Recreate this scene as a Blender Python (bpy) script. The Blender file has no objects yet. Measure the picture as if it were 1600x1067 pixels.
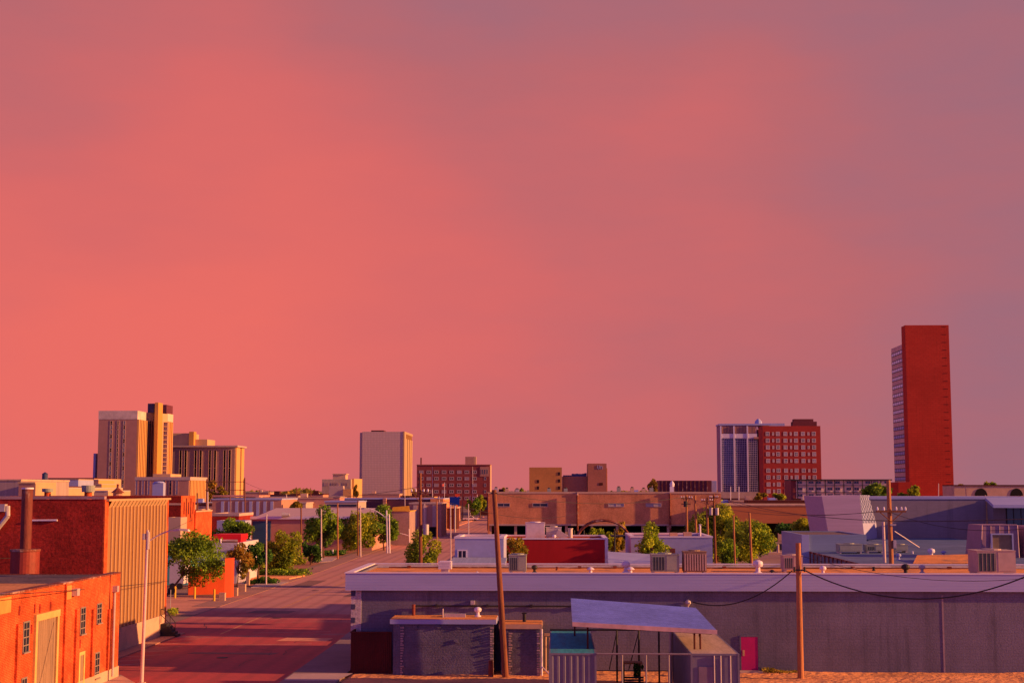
import bpy, math, random
import numpy as np
from mathutils import Vector, Matrix
R = math.radians
rnd = random.Random(7)
SC = bpy.context.scene
COL = SC.collection
# ------------------------------------------------------------------ camera
F = 2222.0; H = 11.2; YAW = R(1.8); PIT = math.atan(231.5 / F)
cd = bpy.data.cameras.new('camera'); cam = bpy.data.objects.new('camera', cd); COL.objects.link(cam)
cam.location = (0, 0, H); cam.rotation_euler = (R(90) + PIT, 0, YAW)
cd.sensor_width = 36; cd.lens = 36 * F / 1600; cd.clip_start = .5; cd.clip_end = 20000
SC.camera = cam
# ------------------------------------------------------------------ sun
SUN_EL = R(13.5); SUN_AZ = R(7)          # sun stands to the right, a little behind the camera
sun_dir = Vector((math.cos(SUN_EL) * math.cos(SUN_AZ), -math.cos(SUN_EL) * math.sin(SUN_AZ), math.sin(SUN_EL)))
sl = bpy.data.lights.new('sun', 'SUN'); so = bpy.data.objects.new('sun', sl); COL.objects.link(so)
sl.energy = 5.0; sl.angle = R(0.6); sl.color = (1.0, .46, .155)
so.rotation_euler = sun_dir.to_track_quat('Z', 'Y').to_euler(); so.location = (60, -10, 40)
# ------------------------------------------------------------------ sky
EXPO = .60
W = bpy.data.worlds.new('World'); SC.world = W; W.use_nodes = True
nt = W.node_tree; N = nt.nodes; L = nt.links
for n in list(N): N.remove(n)
def nd(nt_, t, **k):
    n = nt_.nodes.new(t)
    for a, b in k.items():
        if a.startswith('i_'): n.inputs[int(a[2:])].default_value = b
        else: setattr(n, a, b)
    return n
def ramp(nt_, fac, stops, interp='EASE'):
    r = nt_.nodes.new('ShaderNodeValToRGB'); e = r.color_ramp.elements; r.color_ramp.interpolation = interp
    while len(e) < len(stops): e.new(.5)
    for i, (p, c) in enumerate(stops): e[i].position = p; e[i].color = (c[0], c[1], c[2], 1) if len(c) == 3 else c
    nt_.links.new(fac, r.inputs[0]); return r.outputs[0]
def mp(nt_, v, a, b, c=0., d=1.):
    m = nt_.nodes.new('ShaderNodeMapRange'); m.clamp = True; m.interpolation_type = 'SMOOTHSTEP'
    nt_.links.new(v, m.inputs[0])
    for i, q in enumerate((a, b, c, d)): m.inputs[i + 1].default_value = q
    return m.outputs[0]
def mth(nt_, op, a, b=None):
    m = nt_.nodes.new('ShaderNodeMath'); m.operation = op
    for i, q in enumerate((a, b)):
        if q is None: continue
        if isinstance(q, (int, float)): m.inputs[i].default_value = q
        else: nt_.links.new(q, m.inputs[i])
    return m.outputs[0]
def mixc(nt_, f, a, b, mode='MIX'):
    m = nt_.nodes.new('ShaderNodeMixRGB'); m.blend_type = mode
    for i, q in enumerate((f, a, b)):
        if isinstance(q, (int, float)): m.inputs[i].default_value = q
        elif isinstance(q, tuple): m.inputs[i].default_value = (*q, 1)
        else: nt_.links.new(q, m.inputs[i])
    return m.outputs[0]
tc = nd(nt, 'ShaderNodeTexCoord'); sx = nd(nt, 'ShaderNodeSeparateXYZ'); L.new(tc.outputs['Generated'], sx.inputs[0])
X_, Y_, Z_ = sx.outputs
mpn = nd(nt, 'ShaderNodeMapping'); mpn.inputs['Scale'].default_value = (2.2, 2.2, 4.5); mpn.inputs['Location'].default_value = (7.6, 2.4, 5.3)
mpn.inputs['Rotation'].default_value = (0, .35, 0)
L.new(tc.outputs['Generated'], mpn.inputs[0])
nz = nd(nt, 'ShaderNodeTexNoise'); nz.inputs['Scale'].default_value = 1.5; nz.inputs['Detail'].default_value = 4; nz.inputs['Roughness'].default_value = .45
L.new(mpn.outputs[0], nz.inputs[0])
# t = 0 coral ... 1 mauve grey, laid out as soft cloud banks in sky directions (x east, z up)
cxz = nd(nt, 'ShaderNodeCombineXYZ'); L.new(X_, cxz.inputs[0]); L.new(Z_, cxz.inputs[1])
t = mth(nt, 'ADD', .385, mth(nt, 'MULTIPLY', mp(nt, X_, -.28, .36), .30))
for bx_, bz_, br_, am_ in ((-.34, .30, .13, .26), (-.12, .34, .13, .20), (-.36, .22, .10, .2), (.36, .13, .22, .34), (.12, .02, .14, .06), (-.08, .36, .10, .06),
                           (-.25, .30, .06, -.24), (.08, .27, .09, -.14), (.19, .20, .10, -.16), (-.26, .14, .17, -.36), (-.38, .06, .16, -.20), (-.15, .19, .09, -.16), (-.05, .24, .10, .16), (-.30, .0, .14, -.12), (-.05, .27, .06, -.08)):
    dn = nd(nt, 'ShaderNodeVectorMath', operation='DISTANCE'); L.new(cxz.outputs[0], dn.inputs[0]); dn.inputs[1].default_value = (bx_, bz_, 0)
    t = mth(nt, 'ADD', t, mth(nt, 'MULTIPLY', mp(nt, dn.outputs['Value'], br_ * 1.9, 0.), am_ * .62))
t = mth(nt, 'ADD', t, mth(nt, 'MULTIPLY', mth(nt, 'SUBTRACT', nz.outputs['Fac'], .5), .6))
mp3 = nd(nt, 'ShaderNodeMapping'); mp3.inputs['Scale'].default_value = (5, 5, 17); mp3.inputs['Rotation'].default_value = (0, .3, 0); L.new(tc.outputs['Generated'], mp3.inputs[0])
nz3 = nd(nt, 'ShaderNodeTexNoise'); nz3.inputs['Scale'].default_value = 1.3; nz3.inputs['Detail'].default_value = 7; nz3.inputs['Roughness'].default_value = .58; L.new(mp3.outputs[0], nz3.inputs[0])
t = mth(nt, 'ADD', t, mth(nt, 'MULTIPLY', mth(nt, 'SUBTRACT', nz3.outputs['Fac'], .5), .34))
t = mth(nt, 'ADD', t, mth(nt, 'MULTIPLY', mp(nt, Z_, .17, .34), .27))
front = ramp(nt, t, [(0, (.82, .154, .130)), (.35, (.68, .142, .140)), (.68, (.50, .140, .158)), (1, (.34, .148, .20))], 'LINEAR')
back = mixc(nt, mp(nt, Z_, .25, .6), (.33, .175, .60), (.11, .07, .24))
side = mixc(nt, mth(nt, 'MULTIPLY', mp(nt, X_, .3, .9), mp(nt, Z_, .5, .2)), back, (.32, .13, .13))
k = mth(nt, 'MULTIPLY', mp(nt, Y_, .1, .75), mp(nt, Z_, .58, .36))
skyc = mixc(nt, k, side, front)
ns = nd(nt, 'ShaderNodeTexSky'); ns.sky_type = 'NISHITA'; ns.sun_disc = False; ns.sun_elevation = SUN_EL; ns.sun_rotation = R(97)
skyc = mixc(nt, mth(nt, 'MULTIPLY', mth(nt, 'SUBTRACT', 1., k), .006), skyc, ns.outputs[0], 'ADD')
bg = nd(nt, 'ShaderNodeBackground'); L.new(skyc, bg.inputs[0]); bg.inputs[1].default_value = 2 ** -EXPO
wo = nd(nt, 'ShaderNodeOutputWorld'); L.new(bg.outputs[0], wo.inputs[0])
SC.view_settings.view_transform = 'Standard'; SC.view_settings.look = 'None'; SC.view_settings.exposure = EXPO; SC.view_settings.gamma = 1
SC.cycles.max_bounces = 5; SC.cycles.transparent_max_bounces = 6
SC.cycles.use_denoising = True

# ------------------------------------------------------------------ photo geometry -> world
_f = Vector((-math.sin(YAW) * math.cos(PIT), math.cos(YAW) * math.cos(PIT), math.sin(PIT)))
_r = Vector((math.cos(YAW), math.sin(YAW), 0)); _u = _r.cross(_f)
def ray(px, py): return _f * F + _r * (px - 800) + _u * (533.5 - py)
def at(px, py, Y):
    d = ray(px, py); return Vector((0, 0, H)) + d * (Y / d.y)
def gnd(px, py, z=0.):
    d = ray(px, py); return Vector((0, 0, H)) + d * ((z - H) / d.z)
def onx(px, py, X):                       # point on the plane x = X
    d = ray(px, py); return Vector((0, 0, H)) + d * (X / d.x)
def gx(px, Y, py=765): return at(px, py, Y).x
def gz(py, Y, px=800): return at(px, py, Y).z

# ------------------------------------------------------------------ materials
MATS = {}
def base_mat(name):
    m = bpy.data.materials.new(name); m.use_nodes = True; t = m.node_tree
    b = t.nodes['Principled BSDF']; return m, t, b
def mat(name, col, rough=.85, var=.22, scale=.35, bump=0., metal=0., stretch=(1, 1, 1), fine=9., spec=.3, dirt=None):
    if name in MATS: return MATS[name]
    m, t, b = base_mat(name)
    tcn = nd(t, 'ShaderNodeTexCoord'); mpg = nd(t, 'ShaderNodeMapping'); mpg.inputs['Scale'].default_value = stretch
    t.links.new(tcn.outputs['Object'], mpg.inputs[0])
    n1 = nd(t, 'ShaderNodeTexNoise'); n1.inputs['Scale'].default_value = scale; n1.inputs['Detail'].default_value = 5; n1.inputs['Roughness'].default_value = .6
    n2 = nd(t, 'ShaderNodeTexNoise'); n2.inputs['Scale'].default_value = scale * fine; n2.inputs['Detail'].default_value = 3
    for n in (n1, n2): t.links.new(mpg.outputs[0], n.inputs[0])
    f = mth(t, 'ADD', mth(t, 'MULTIPLY', mp(t, n1.outputs['Fac'], .3, .7), .6), mth(t, 'MULTIPLY', mp(t, n2.outputs['Fac'], .3, .7), .4))
    lo = tuple(c * (1 - var) for c in col); hi = tuple(min(1, c * (1 + var)) for c in col)
    c = mixc(t, f, lo, hi)
    if dirt:
        n3 = nd(t, 'ShaderNodeTexNoise'); n3.inputs['Scale'].default_value = scale * .45; n3.inputs['Detail'].default_value = 6; n3.inputs['Roughness'].default_value = .7
        t.links.new(mpg.outputs[0], n3.inputs[0])
        c = mixc(t, mp(t, n3.outputs['Fac'], .5, .68), c, dirt)
    t.links.new(c, b.inputs['Base Color'])
    b.inputs['Roughness'].default_value = rough; b.inputs['Metallic'].default_value = metal
    b.inputs['Specular IOR Level'].default_value = spec
    if bump:
        bn = nd(t, 'ShaderNodeBump'); bn.inputs['Strength'].default_value = min(1, bump); bn.inputs['Distance'].default_value = .05
        t.links.new(n2.outputs['Fac'], bn.inputs['Height']); t.links.new(bn.outputs[0], b.inputs['Normal'])
    MATS[name] = m; return m
def brick(name, c1, c2, mortar, bw=.24, bh=.08, mort=.012, rough=.9, bump=.5, var=.3, vs=.25, mottle=.35, stain=.7):
    if name in MATS: return MATS[name]
    m, t, b = base_mat(name)
    tcn = nd(t, 'ShaderNodeTexCoord'); s = nd(t, 'ShaderNodeSeparateXYZ'); t.links.new(tcn.outputs['Object'], s.inputs[0])
    cb = nd(t, 'ShaderNodeCombineXYZ'); t.links.new(mth(t, 'ADD', s.outputs[0], s.outputs[1]), cb.inputs[0]); t.links.new(s.outputs[2], cb.inputs[1])
    br = nd(t, 'ShaderNodeTexBrick'); t.links.new(cb.outputs[0], br.inputs[0])
    for k_, v in (('Color1', c1), ('Color2', c2), ('Mortar', mortar)): br.inputs[k_].default_value = (*v, 1)
    br.inputs['Scale'].default_value = 1; br.inputs['Brick Width'].default_value = bw; br.inputs['Row Height'].default_value = bh
    br.inputs['Mortar Size'].default_value = mort; br.inputs['Bias'].default_value = -.1
    n1 = nd(t, 'ShaderNodeTexNoise'); n1.inputs['Scale'].default_value = vs; n1.inputs['Detail'].default_value = 6; n1.inputs['Roughness'].default_value = .65
    t.links.new(tcn.outputs['Object'], n1.inputs[0])
    f = mp(t, n1.outputs['Fac'], .3, .7, 1 - var, 1 + var)
    hs = nd(t, 'ShaderNodeHueSaturation'); t.links.new(br.outputs[0], hs.inputs['Color']); t.links.new(f, hs.inputs['Value'])
    c = hs.outputs[0]
    n4 = nd(t, 'ShaderNodeTexNoise'); n4.inputs['Scale'].default_value = 5.5 if mottle > .2 else 9.; n4.inputs['Detail'].default_value = 3
    t.links.new(tcn.outputs['Object'], n4.inputs[0])
    c = mixc(t, mottle, c, ramp(t, n4.outputs['Fac'], [(.3, (.25, .25, .25)), (.7, (.8, .8, .8))]), 'OVERLAY')
    ms_ = nd(t, 'ShaderNodeMapping'); ms_.inputs['Scale'].default_value = (1.3, 1.3, .09); t.links.new(tcn.outputs['Object'], ms_.inputs[0])
    n5 = nd(t, 'ShaderNodeTexNoise'); n5.inputs['Scale'].default_value = 1.; n5.inputs['Detail'].default_value = 6; n5.inputs['Roughness'].default_value = .7; t.links.new(ms_.outputs[0], n5.inputs[0])
    n6 = nd(t, 'ShaderNodeTexNoise'); n6.inputs['Scale'].default_value = .16; n6.inputs['Detail'].default_value = 4; t.links.new(tcn.outputs['Object'], n6.inputs[0])
    c = mixc(t, mth(t, 'MULTIPLY', mp(t, n5.outputs['Fac'], .5, .72), mth(t, 'MULTIPLY', n6.outputs['Fac'], stain)), c, tuple(q * .45 for q in c1))
    c = mixc(t, mth(t, 'MULTIPLY', mp(t, n5.outputs['Fac'], .42, .25), mth(t, 'MULTIPLY', n6.outputs['Fac'], stain * .6)), c, tuple(min(1, q * 1.5 + .02) for q in c1))
    t.links.new(c, b.inputs['Base Color']); b.inputs['Roughness'].default_value = rough; b.inputs['Specular IOR Level'].default_value = .2
    bn = nd(t, 'ShaderNodeBump'); bn.inputs['Strength'].default_value = bump; bn.inputs['Distance'].default_value = .03
    t.links.new(mth(t, 'ADD', n4.outputs['Fac'], mth(t, 'MULTIPLY', br.outputs['Fac'], -.6)), bn.inputs['Height']); t.links.new(bn.outputs[0], b.inputs['Normal'])
    MATS[name] = m; return m
def glass(name, col=(.02, .025, .05), rough=.12):
    if name in MATS: return MATS[name]
    m, t, b = base_mat(name)
    b.inputs['Base Color'].default_value = (*col, 1); b.inputs['Roughness'].default_value = rough; b.inputs['Specular IOR Level'].default_value = .6
    MATS[name] = m; return m
def leafmat(name, col):
    m, t, b = base_mat(name)
    geo = nd(t, 'ShaderNodeTexCoord'); n = nd(t, 'ShaderNodeTexNoise'); n.inputs['Scale'].default_value = .8; t.links.new(geo.outputs['Object'], n.inputs[0])
    c = mixc(t, mp(t, n.outputs['Fac'], .35, .65), tuple(q * .6 for q in col), tuple(q * 1.35 for q in col))
    b.inputs['Roughness'].default_value = .7; b.inputs['Specular IOR Level'].default_value = .15; t.links.new(c, b.inputs['Base Color'])
    tr = nd(t, 'ShaderNodeBsdfTranslucent'); t.links.new(c, tr.inputs[0]); ms = nd(t, 'ShaderNodeMixShader'); ms.inputs[0].default_value = .42
    t.links.new(b.outputs[0], ms.inputs[1]); t.links.new(tr.outputs[0], ms.inputs[2]); t.links.new(ms.outputs[0], t.nodes['Material Output'].inputs[0])
    MATS[name] = m; return m

# ------------------------------------------------------------------ mesh builder and object bookkeeping
ORG = {}
def tagm(o, label=None, cat=None, group=None, kind=None):
    if label: o['label'] = label
    if cat: o['category'] = cat
    if group: o['group'] = group
    if kind: o['kind'] = kind
    return o
def T(name, label, cat, loc, group=None):
    o = bpy.data.objects.new(name, None); COL.objects.link(o); o.location = loc; o.empty_display_size = .5
    ORG[o.name] = Vector(loc); return tagm(o, label, cat, group)
class MB:
    def __init__(s): s.v = []; s.f = []; s.m = []
    def poly(s, pts, m=0):
        b = len(s.v); s.v += [tuple(p) for p in pts]; s.f.append(tuple(range(b, b + len(pts)))); s.m.append(m); return s
    def bx(s, x0, x1, y0, y1, z0, z1, m=0):
        if x0 > x1: x0, x1 = x1, x0
        if y0 > y1: y0, y1 = y1, y0
        if z0 > z1: z0, z1 = z1, z0
        b = len(s.v)
        s.v += [(x0, y0, z0), (x1, y0, z0), (x1, y1, z0), (x0, y1, z0), (x0, y0, z1), (x1, y0, z1), (x1, y1, z1), (x0, y1, z1)]
        for q in ((0, 3, 2, 1), (4, 5, 6, 7), (0, 1, 5, 4), (1, 2, 6, 5), (2, 3, 7, 6), (3, 0, 4, 7)): s.f.append(tuple(b + i for i in q)); s.m.append(m)
        return s
    def cyl(s, p, q, r0, r1=None, n=10, m=0, cap=True):
        r1 = r0 if r1 is None else r1; p = Vector(p); q = Vector(q); d = (q - p).normalized()
        a = d.cross(Vector((0, 0, 1)) if abs(d.z) < .9 else Vector((1, 0, 0))).normalized(); c = d.cross(a); b = len(s.v)
        for P_, r in ((p, r0), (q, r1)):
            for i in range(n):
                w = 2 * math.pi * i / n; s.v.append(tuple(P_ + a * math.cos(w) * r + c * math.sin(w) * r))
        for i in range(n): j = (i + 1) % n; s.f.append((b + i, b + n + i, b + n + j, b + j)); s.m.append(m)
        if cap: s.f.append(tuple(b + i for i in range(n))); s.m.append(m); s.f.append(tuple(b + n + i for i in reversed(range(n)))); s.m.append(m)
        return s
    def tube(s, pts, r, n=6, m=0):
        for a, b in zip(pts, pts[1:]): s.cyl(a, b, r, r, n, m)
        return s
    def lathe(s, c, prof, n=14, m=0):       # prof: (r, z)
        for (r0, z0), (r1, z1) in zip(prof, prof[1:]):
            if abs(z1 - z0) < 1e-4: z1 += .002
            s.cyl((c[0], c[1], c[2] + z0), (c[0], c[1], c[2] + z1), max(r0, .001), max(r1, .001), n, m)
        return s
    def prism(s, pts, z0, z1, m=0):         # pts: footprint
        b = len(s.v); n = len(pts)
        s.v += [(p[0], p[1], z0) for p in pts] + [(p[0], p[1], z1) for p in pts]
        for i in range(n): j = (i + 1) % n; s.f.append((b + i, b + j, b + n + j, b + n + i)); s.m.append(m)
        s.f.append(tuple(b + i for i in reversed(range(n)))); s.m.append(m); s.f.append(tuple(b + n + i for i in range(n))); s.m.append(m); return s
    def solid(s, top, d, m=0):              # slab from a polygon pushed along d
        b = len(s.v); n = len(top); d = Vector(d)
        s.v += [tuple(Vector(p)) for p in top] + [tuple(Vector(p) + d) for p in top]
        for i in range(n): j = (i + 1) % n; s.f.append((b + j, b + i, b + n + i, b + n + j)); s.m.append(m)
        s.f.append(tuple(b + i for i in range(n))); s.m.append(m); s.f.append(tuple(b + n + i for i in reversed(range(n)))); s.m.append(m); return s
    def build(s, name, mats, parent=None, label=None, loc=None, smooth=False):
        o0 = ORG[parent.name] if parent is not None else (Vector(loc) if loc is not None else Vector((0, 0, 0)))
        me = bpy.data.meshes.new(name); v = np.array(s.v, dtype=float) - np.array(o0)
        me.from_pydata(v.tolist(), [], s.f); mats = mats if isinstance(mats, (list, tuple)) else [mats]
        for q in mats: me.materials.append(q)
        me.polygons.foreach_set('material_index', s.m)
        if smooth: me.polygons.foreach_set('use_smooth', [True] * len(s.f))
        me.update(); o = bpy.data.objects.new(name, me); COL.objects.link(o)
        ORG[o.name] = o0
        if parent is not None: o.parent = parent
        else: o.location = o0
        if label: o['label'] = label
        return o
    def thing(s, name, mats, label, cat, loc, group=None, smooth=False):
        return tagm(s.build(name, mats, None, None, loc, smooth), label, cat, group)
def box(*a): return MB().bx(*a)
def copy_tree(o, parent=None):
    c = o.copy(); COL.objects.link(c); c.parent = parent; ORG[c.name] = ORG.get(o.name, Vector())
    for ch in list(o.children): copy_tree(ch, c)
    return c
WC = {}
def window(parent, c, w, h, axis, fm, gm, mull=(0, 0), fr=.09, proud=.05, name='window', sub=True, sill=0.):
    """frame (+ pane sub-part) centred at world point c on a wall facing axis '-y', '+x' or '-x'"""
    key = (round(w, 2), round(h, 2), axis, fm.name, gm.name, mull, fr, sub, sill, proud)
    def put(mb, u0, u1, v0, v1, n0, n1, m):
        if axis == '-y': mb.bx(u0, u1, -n1, -n0, v0, v1, m)
        elif axis == '+x': mb.bx(n0, n1, u0, u1, v0, v1, m)
        else: mb.bx(-n1, -n0, u0, u1, v0, v1, m)
    if key not in WC:
        a = MB(); a_, b_ = w / 2, h / 2
        put(a, -a_, a_, b_ - fr, b_, .003, proud, 0); put(a, -a_, a_, -b_, -b_ + fr, .003, proud + sill, 0)
        put(a, -a_, -a_ + fr, -b_ + fr, b_ - fr, .003, proud, 0); put(a, a_ - fr, a_, -b_ + fr, b_ - fr, .003, proud, 0)
        for i in range(mull[0]): u = -a_ + w * (i + 1) / (mull[0] + 1); put(a, u - fr / 3, u + fr / 3, -b_ + fr, b_ - fr, .003, proud * .9, 0)
        for i in range(mull[1]): v = -b_ + h * (i + 1) / (mull[1] + 1); put(a, -a_ + fr, a_ - fr, v - fr / 3, v + fr / 3, .003, proud * .8, 0)
        g = a if not sub else MB()
        put(g, -a_ + fr * .9, a_ - fr * .9, -b_ + fr * .9, b_ - fr * .9, .001, proud * .35, 1 if not sub else 0)
        me = []
        for mb, ms in ((a, [fm] if sub else [fm, gm]), (g, [gm])):
            q = bpy.data.meshes.new(name); q.from_pydata(mb.v, [], mb.f)
            for x in ms: q.materials.append(x)
            q.polygons.foreach_set('material_index', mb.m); me.append(q)
            if not sub: break
        WC[key] = me
    me = WC[key]; o = bpy.data.objects.new(name, me[0]); COL.objects.link(o); o.parent = parent; o.location = Vector(c) - ORG[parent.name]
    if sub: g = bpy.data.objects.new('pane', me[1]); COL.objects.link(g); g.parent = o
    return o
def blockb(name, label, cat, px0, px1, pt, Y, depth, wm, rm, par=.4, cap=None, z0=0., capm=None, group=None, solidroof=True):
    """plain walled building with parapet and roof deck, front face between two photo columns at depth Y"""
    x0, x1 = gx(px0, Y), gx(px1, Y); zt = gz(pt, Y, (px0 + px1) / 2)
    r = T(name, label, cat, ((x0 + x1) / 2, Y + depth / 2, z0), group)
    w = MB(); th = .3
    w.bx(x0, x1, Y, Y + th, z0, zt); w.bx(x0, x1, Y + depth - th, Y + depth, z0, zt)
    w.bx(x0, x0 + th, Y + th, Y + depth - th, z0, zt); w.bx(x1 - th, x1, Y + th, Y + depth - th, z0, zt)
    w.build('wall', wm, r)
    box(x0 + th, x1 - th, Y + th, Y + depth - th, zt - par - .2, zt - par).build('roof', rm, r)
    if capm is not None:
        c = MB(); o = .05; ct = cap or .12
        c.bx(x0 - o, x1 + o, Y - o, Y + th + o, zt + .002, zt + ct); c.bx(x0 - o, x1 + o, Y + depth - th - o, Y + depth + o, zt + .002, zt + ct)
        c.bx(x0 - o, x0 + th + o, Y + th + o, Y + depth - th - o, zt + .002, zt + ct); c.bx(x1 - th - o, x1 + o, Y + th + o, Y + depth - th - o, zt + .002, zt + ct)
        c.build('coping', capm, r)
    return r, x0, x1, zt
# ------------------------------------------------------------------ palette
M_red = brick('brick_red', (.38, .022, .015), (.26, .014, .011), (.28, .04, .03), var=.35, bump=.7)
M_orange = brick('brick_orange', (.60, .075, .016), (.50, .058, .013), (.66, .17, .07), var=.38, vs=.5, bump=.7)
M_pink = brick('brick_tan', (.66, .27, .125), (.57, .22, .10), (.58, .25, .16), bw=.4, bh=.13, var=.2, bump=.2)
M_grey = brick('painted_block_grey', (.160, .142, .218), (.152, .134, .206), (.132, .115, .18), bw=.4, bh=.2, var=.16, vs=.22, bump=.38, mottle=.16, stain=1.2)
M_grey2 = brick('painted_stucco_grey', (.145, .13, .20), (.135, .12, .188), (.12, .105, .17), bw=.4, bh=.1, var=.18, vs=.7, bump=.8, mottle=.2)
M_fascia = mat('fascia_metal', (.36, .37, .64), .55, .08, .3, stretch=(.15, 1, 1))
M_cap = mat('white_metal_cap', (.74, .64, .74), .5, .08, .5)
M_white = mat('white_paint', (.62, .54, .62), .7, .1, .4, dirt=(.5, .38, .38))
M_lav = mat('lavender_paint', (.36, .36, .60), .7, .1, .3)
M_gravel = mat('roof_gravel', (.86, .31, .085), .95, .25, .8, bump=.6, dirt=(.34, .17, .10))
M_tar = mat('roof_tar', (.16, .10, .10), .95, .35, .5, bump=.6)
M_dirt = mat('dirt', (.82, .33, .13), .95, .28, .25, bump=1., dirt=(.46, .19, .09), fine=22)
M_conc = mat('concrete', (.58, .36, .26), .9, .14, .5, dirt=(.42, .28, .22))
M_conc2 = mat('pale_concrete', (.50, .35, .32), .9, .12, .4)
M_metal = mat('galvanised_metal', (.50, .42, .44), .5, .16, 1.2, metal=.2)
M_acgrey = mat('ac_grey_paint', (.30, .31, .28), .6, .18, 1.5)
M_dark = mat('dark_metal', (.03, .024, .03), .6, .3, 2)
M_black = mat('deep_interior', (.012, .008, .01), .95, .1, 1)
M_wood = mat('pole_wood', (.42, .17, .075), .9, .3, 1.2, stretch=(4, 4, .3), bump=.4)
M_wood2 = mat('pole_wood_dark', (.22, .075, .04), .9, .35, 1.2, stretch=(4, 4, .3), bump=.4)
M_polegrey = mat('pole_grey', (.62, .46, .46), .55, .1, 1)
M_rust = mat('rusty_metal', (.20, .045, .03), .75, .45, 1.6, dirt=(.55, .36, .30), bump=.3)
M_maroon = mat('maroon_steel', (.085, .012, .012), .8, .25, .6)
M_redpaint = mat('red_paint', (.42, .008, .012), .7, .12, .3, stretch=(1, 1, .2))
M_teal = mat('teal_paint', (.045, .27, .30), .7, .3, .8, stretch=(1, .15, 1), dirt=(.07, .14, .17))
M_contain = mat('container_paint', (.17, .15, .22), .6, .12, .8)
M_boards = mat('weathered_boards', (.48, .33, .24), .9, .25, 1.2, stretch=(1, .12, 1), dirt=(.3, .2, .16))
M_pinkdoor = mat('magenta_door', (.48, .006, .14), .55, .08, 1)
M_blue = mat('blue_door_paint', (.02, .085, .19), .5, .15, .6)
M_tan = mat('tan_metal', (.34, .17, .07), .6, .12, .4, stretch=(1, 1, .1))
M_tan2 = mat('cream_metal', (.52, .32, .17), .55, .08, .4)
M_orangewall = mat('orange_paint', (.60, .07, .018), .75, .12, .6)
M_yellow = mat('yellow_paint', (.75, .42, .03), .6, .12, 2)
M_cream = mat('cream_panel', (.52, .34, .26), .8, .08, .05)
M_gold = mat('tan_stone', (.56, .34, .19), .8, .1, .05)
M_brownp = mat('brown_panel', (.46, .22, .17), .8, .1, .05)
M_glass = glass('window_glass')
M_glassb = glass('blue_glass', (.03, .035, .11), .06)
M_glasst = glass('teal_glass', (.035, .11, .14), .15)
M_blind = mat('window_blind', (.45, .38, .38), .8, .1, .5)
M_planks = mat('grey_planks', (.30, .19, .13), .9, .3, 1.5, stretch=(1, 5, .25), dirt=(.20, .13, .10))
M_solar = mat('canopy_sheet', (.36, .42, .86), .5, .05, .5)

# ------------------------------------------------------------------ ground, streets
def sheet(name, pts, z, m, kind='structure'):
    o = MB().poly([(p[0], p[1], z) for p in pts]).build(name, m); return tagm(o, kind=kind)
M_ground = mat('dry_ground', (.30, .17, .13), .95, .3, .012, fine=14, dirt=(.20, .12, .10))
sheet('ground', [(-9000, -60), (9000, -60), (9000, 12000), (-9000, 12000)], 0, M_ground)
m, t, b = base_mat('street_surface')
tcn = nd(t, 'ShaderNodeTexCoord'); s = nd(t, 'ShaderNodeSeparateXYZ'); t.links.new(tcn.outputs['Object'], s.inputs[0])
cb = nd(t, 'ShaderNodeCombineXYZ'); t.links.new(s.outputs[0], cb.inputs[0]); t.links.new(s.outputs[1], cb.inputs[1])
br = nd(t, 'ShaderNodeTexBrick'); t.links.new(cb.outputs[0], br.inputs[0])
for k_, v in (('Color1', (.56, .060, .055)), ('Color2', (.42, .045, .045)), ('Mortar', (.34, .07, .07))): br.inputs[k_].default_value = (*v, 1)
br.inputs['Scale'].default_value = 1; br.inputs['Brick Width'].default_value = .3; br.inputs['Row Height'].default_value = .14; br.inputs['Mortar Size'].default_value = .012
nzz = nd(t, 'ShaderNodeTexNoise'); nzz.inputs['Scale'].default_value = .11; nzz.inputs['Detail'].default_value = 7; nzz.inputs['Roughness'].default_value = .65
mg = nd(t, 'ShaderNodeMapping'); mg.inputs['Scale'].default_value = (.35, 1.1, 1); t.links.new(tcn.outputs['Object'], mg.inputs[0]); t.links.new(mg.outputs[0], nzz.inputs[0])
nf = nd(t, 'ShaderNodeTexNoise'); nf.inputs['Scale'].default_value = 2.2; nf.inputs['Detail'].default_value = 5; t.links.new(tcn.outputs['Object'], nf.inputs[0])
asph = mixc(t, nf.outputs['Fac'], (.46, .19, .15), (.62, .28, .21))
yy = mth(t, 'ADD', s.outputs[1], mth(t, 'MULTIPLY', mth(t, 'SUBTRACT', nzz.outputs['Fac'], .5), 60.))
c = mixc(t, mp(t, yy, 118, 142), br.outputs[0], asph)
c = mixc(t, mp(t, nzz.outputs['Fac'], .60, .66), c, (.36, .12, .11))
tw = mth(t, 'ABSOLUTE', mth(t, 'SUBTRACT', mth(t, 'PINGPONG', mth(t, 'ADD', s.outputs[0], 100.), 1.75), .87))
c = mixc(t, mth(t, 'MULTIPLY', mp(t, tw, .5, .1), .22), c, (.12, .03, .03))
t.links.new(c, b.inputs['Base Color']); b.inputs['Roughness'].default_value = .8
bn = nd(t, 'ShaderNodeBump'); bn.inputs['Strength'].default_value = .4; bn.inputs['Distance'].default_value = .03; t.links.new(nf.outputs['Fac'], bn.inputs['Height']); t.links.new(bn.outputs[0], b.inputs['Normal'])
M_street = m
XL, XR = -32.5, -16.1       # kerb lines of the main street
road_pts = [(XR, 20), (XR, 103), (-17.0, 140), (-17.4, 1200), (-30.4, 1200), (-30.6, 430), (-33.5, 300), (XL, 200), (XL, 20)]
sheet('street', road_pts, .008, M_street)
M_asph = mat('asphalt_brown', (.24, .115, .10), .9, .2, .3, dirt=(.17, .09, .085))
sheet('cross_street', [(-140, 276), (-33.2, 276), (-33.2, 288), (-140, 288)], .012, M_asph)
sheet('far_cross_street', [(-17.2, 310), (260, 310), (260, 322), (-17.2, 322)], .012, M_asph)
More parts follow.
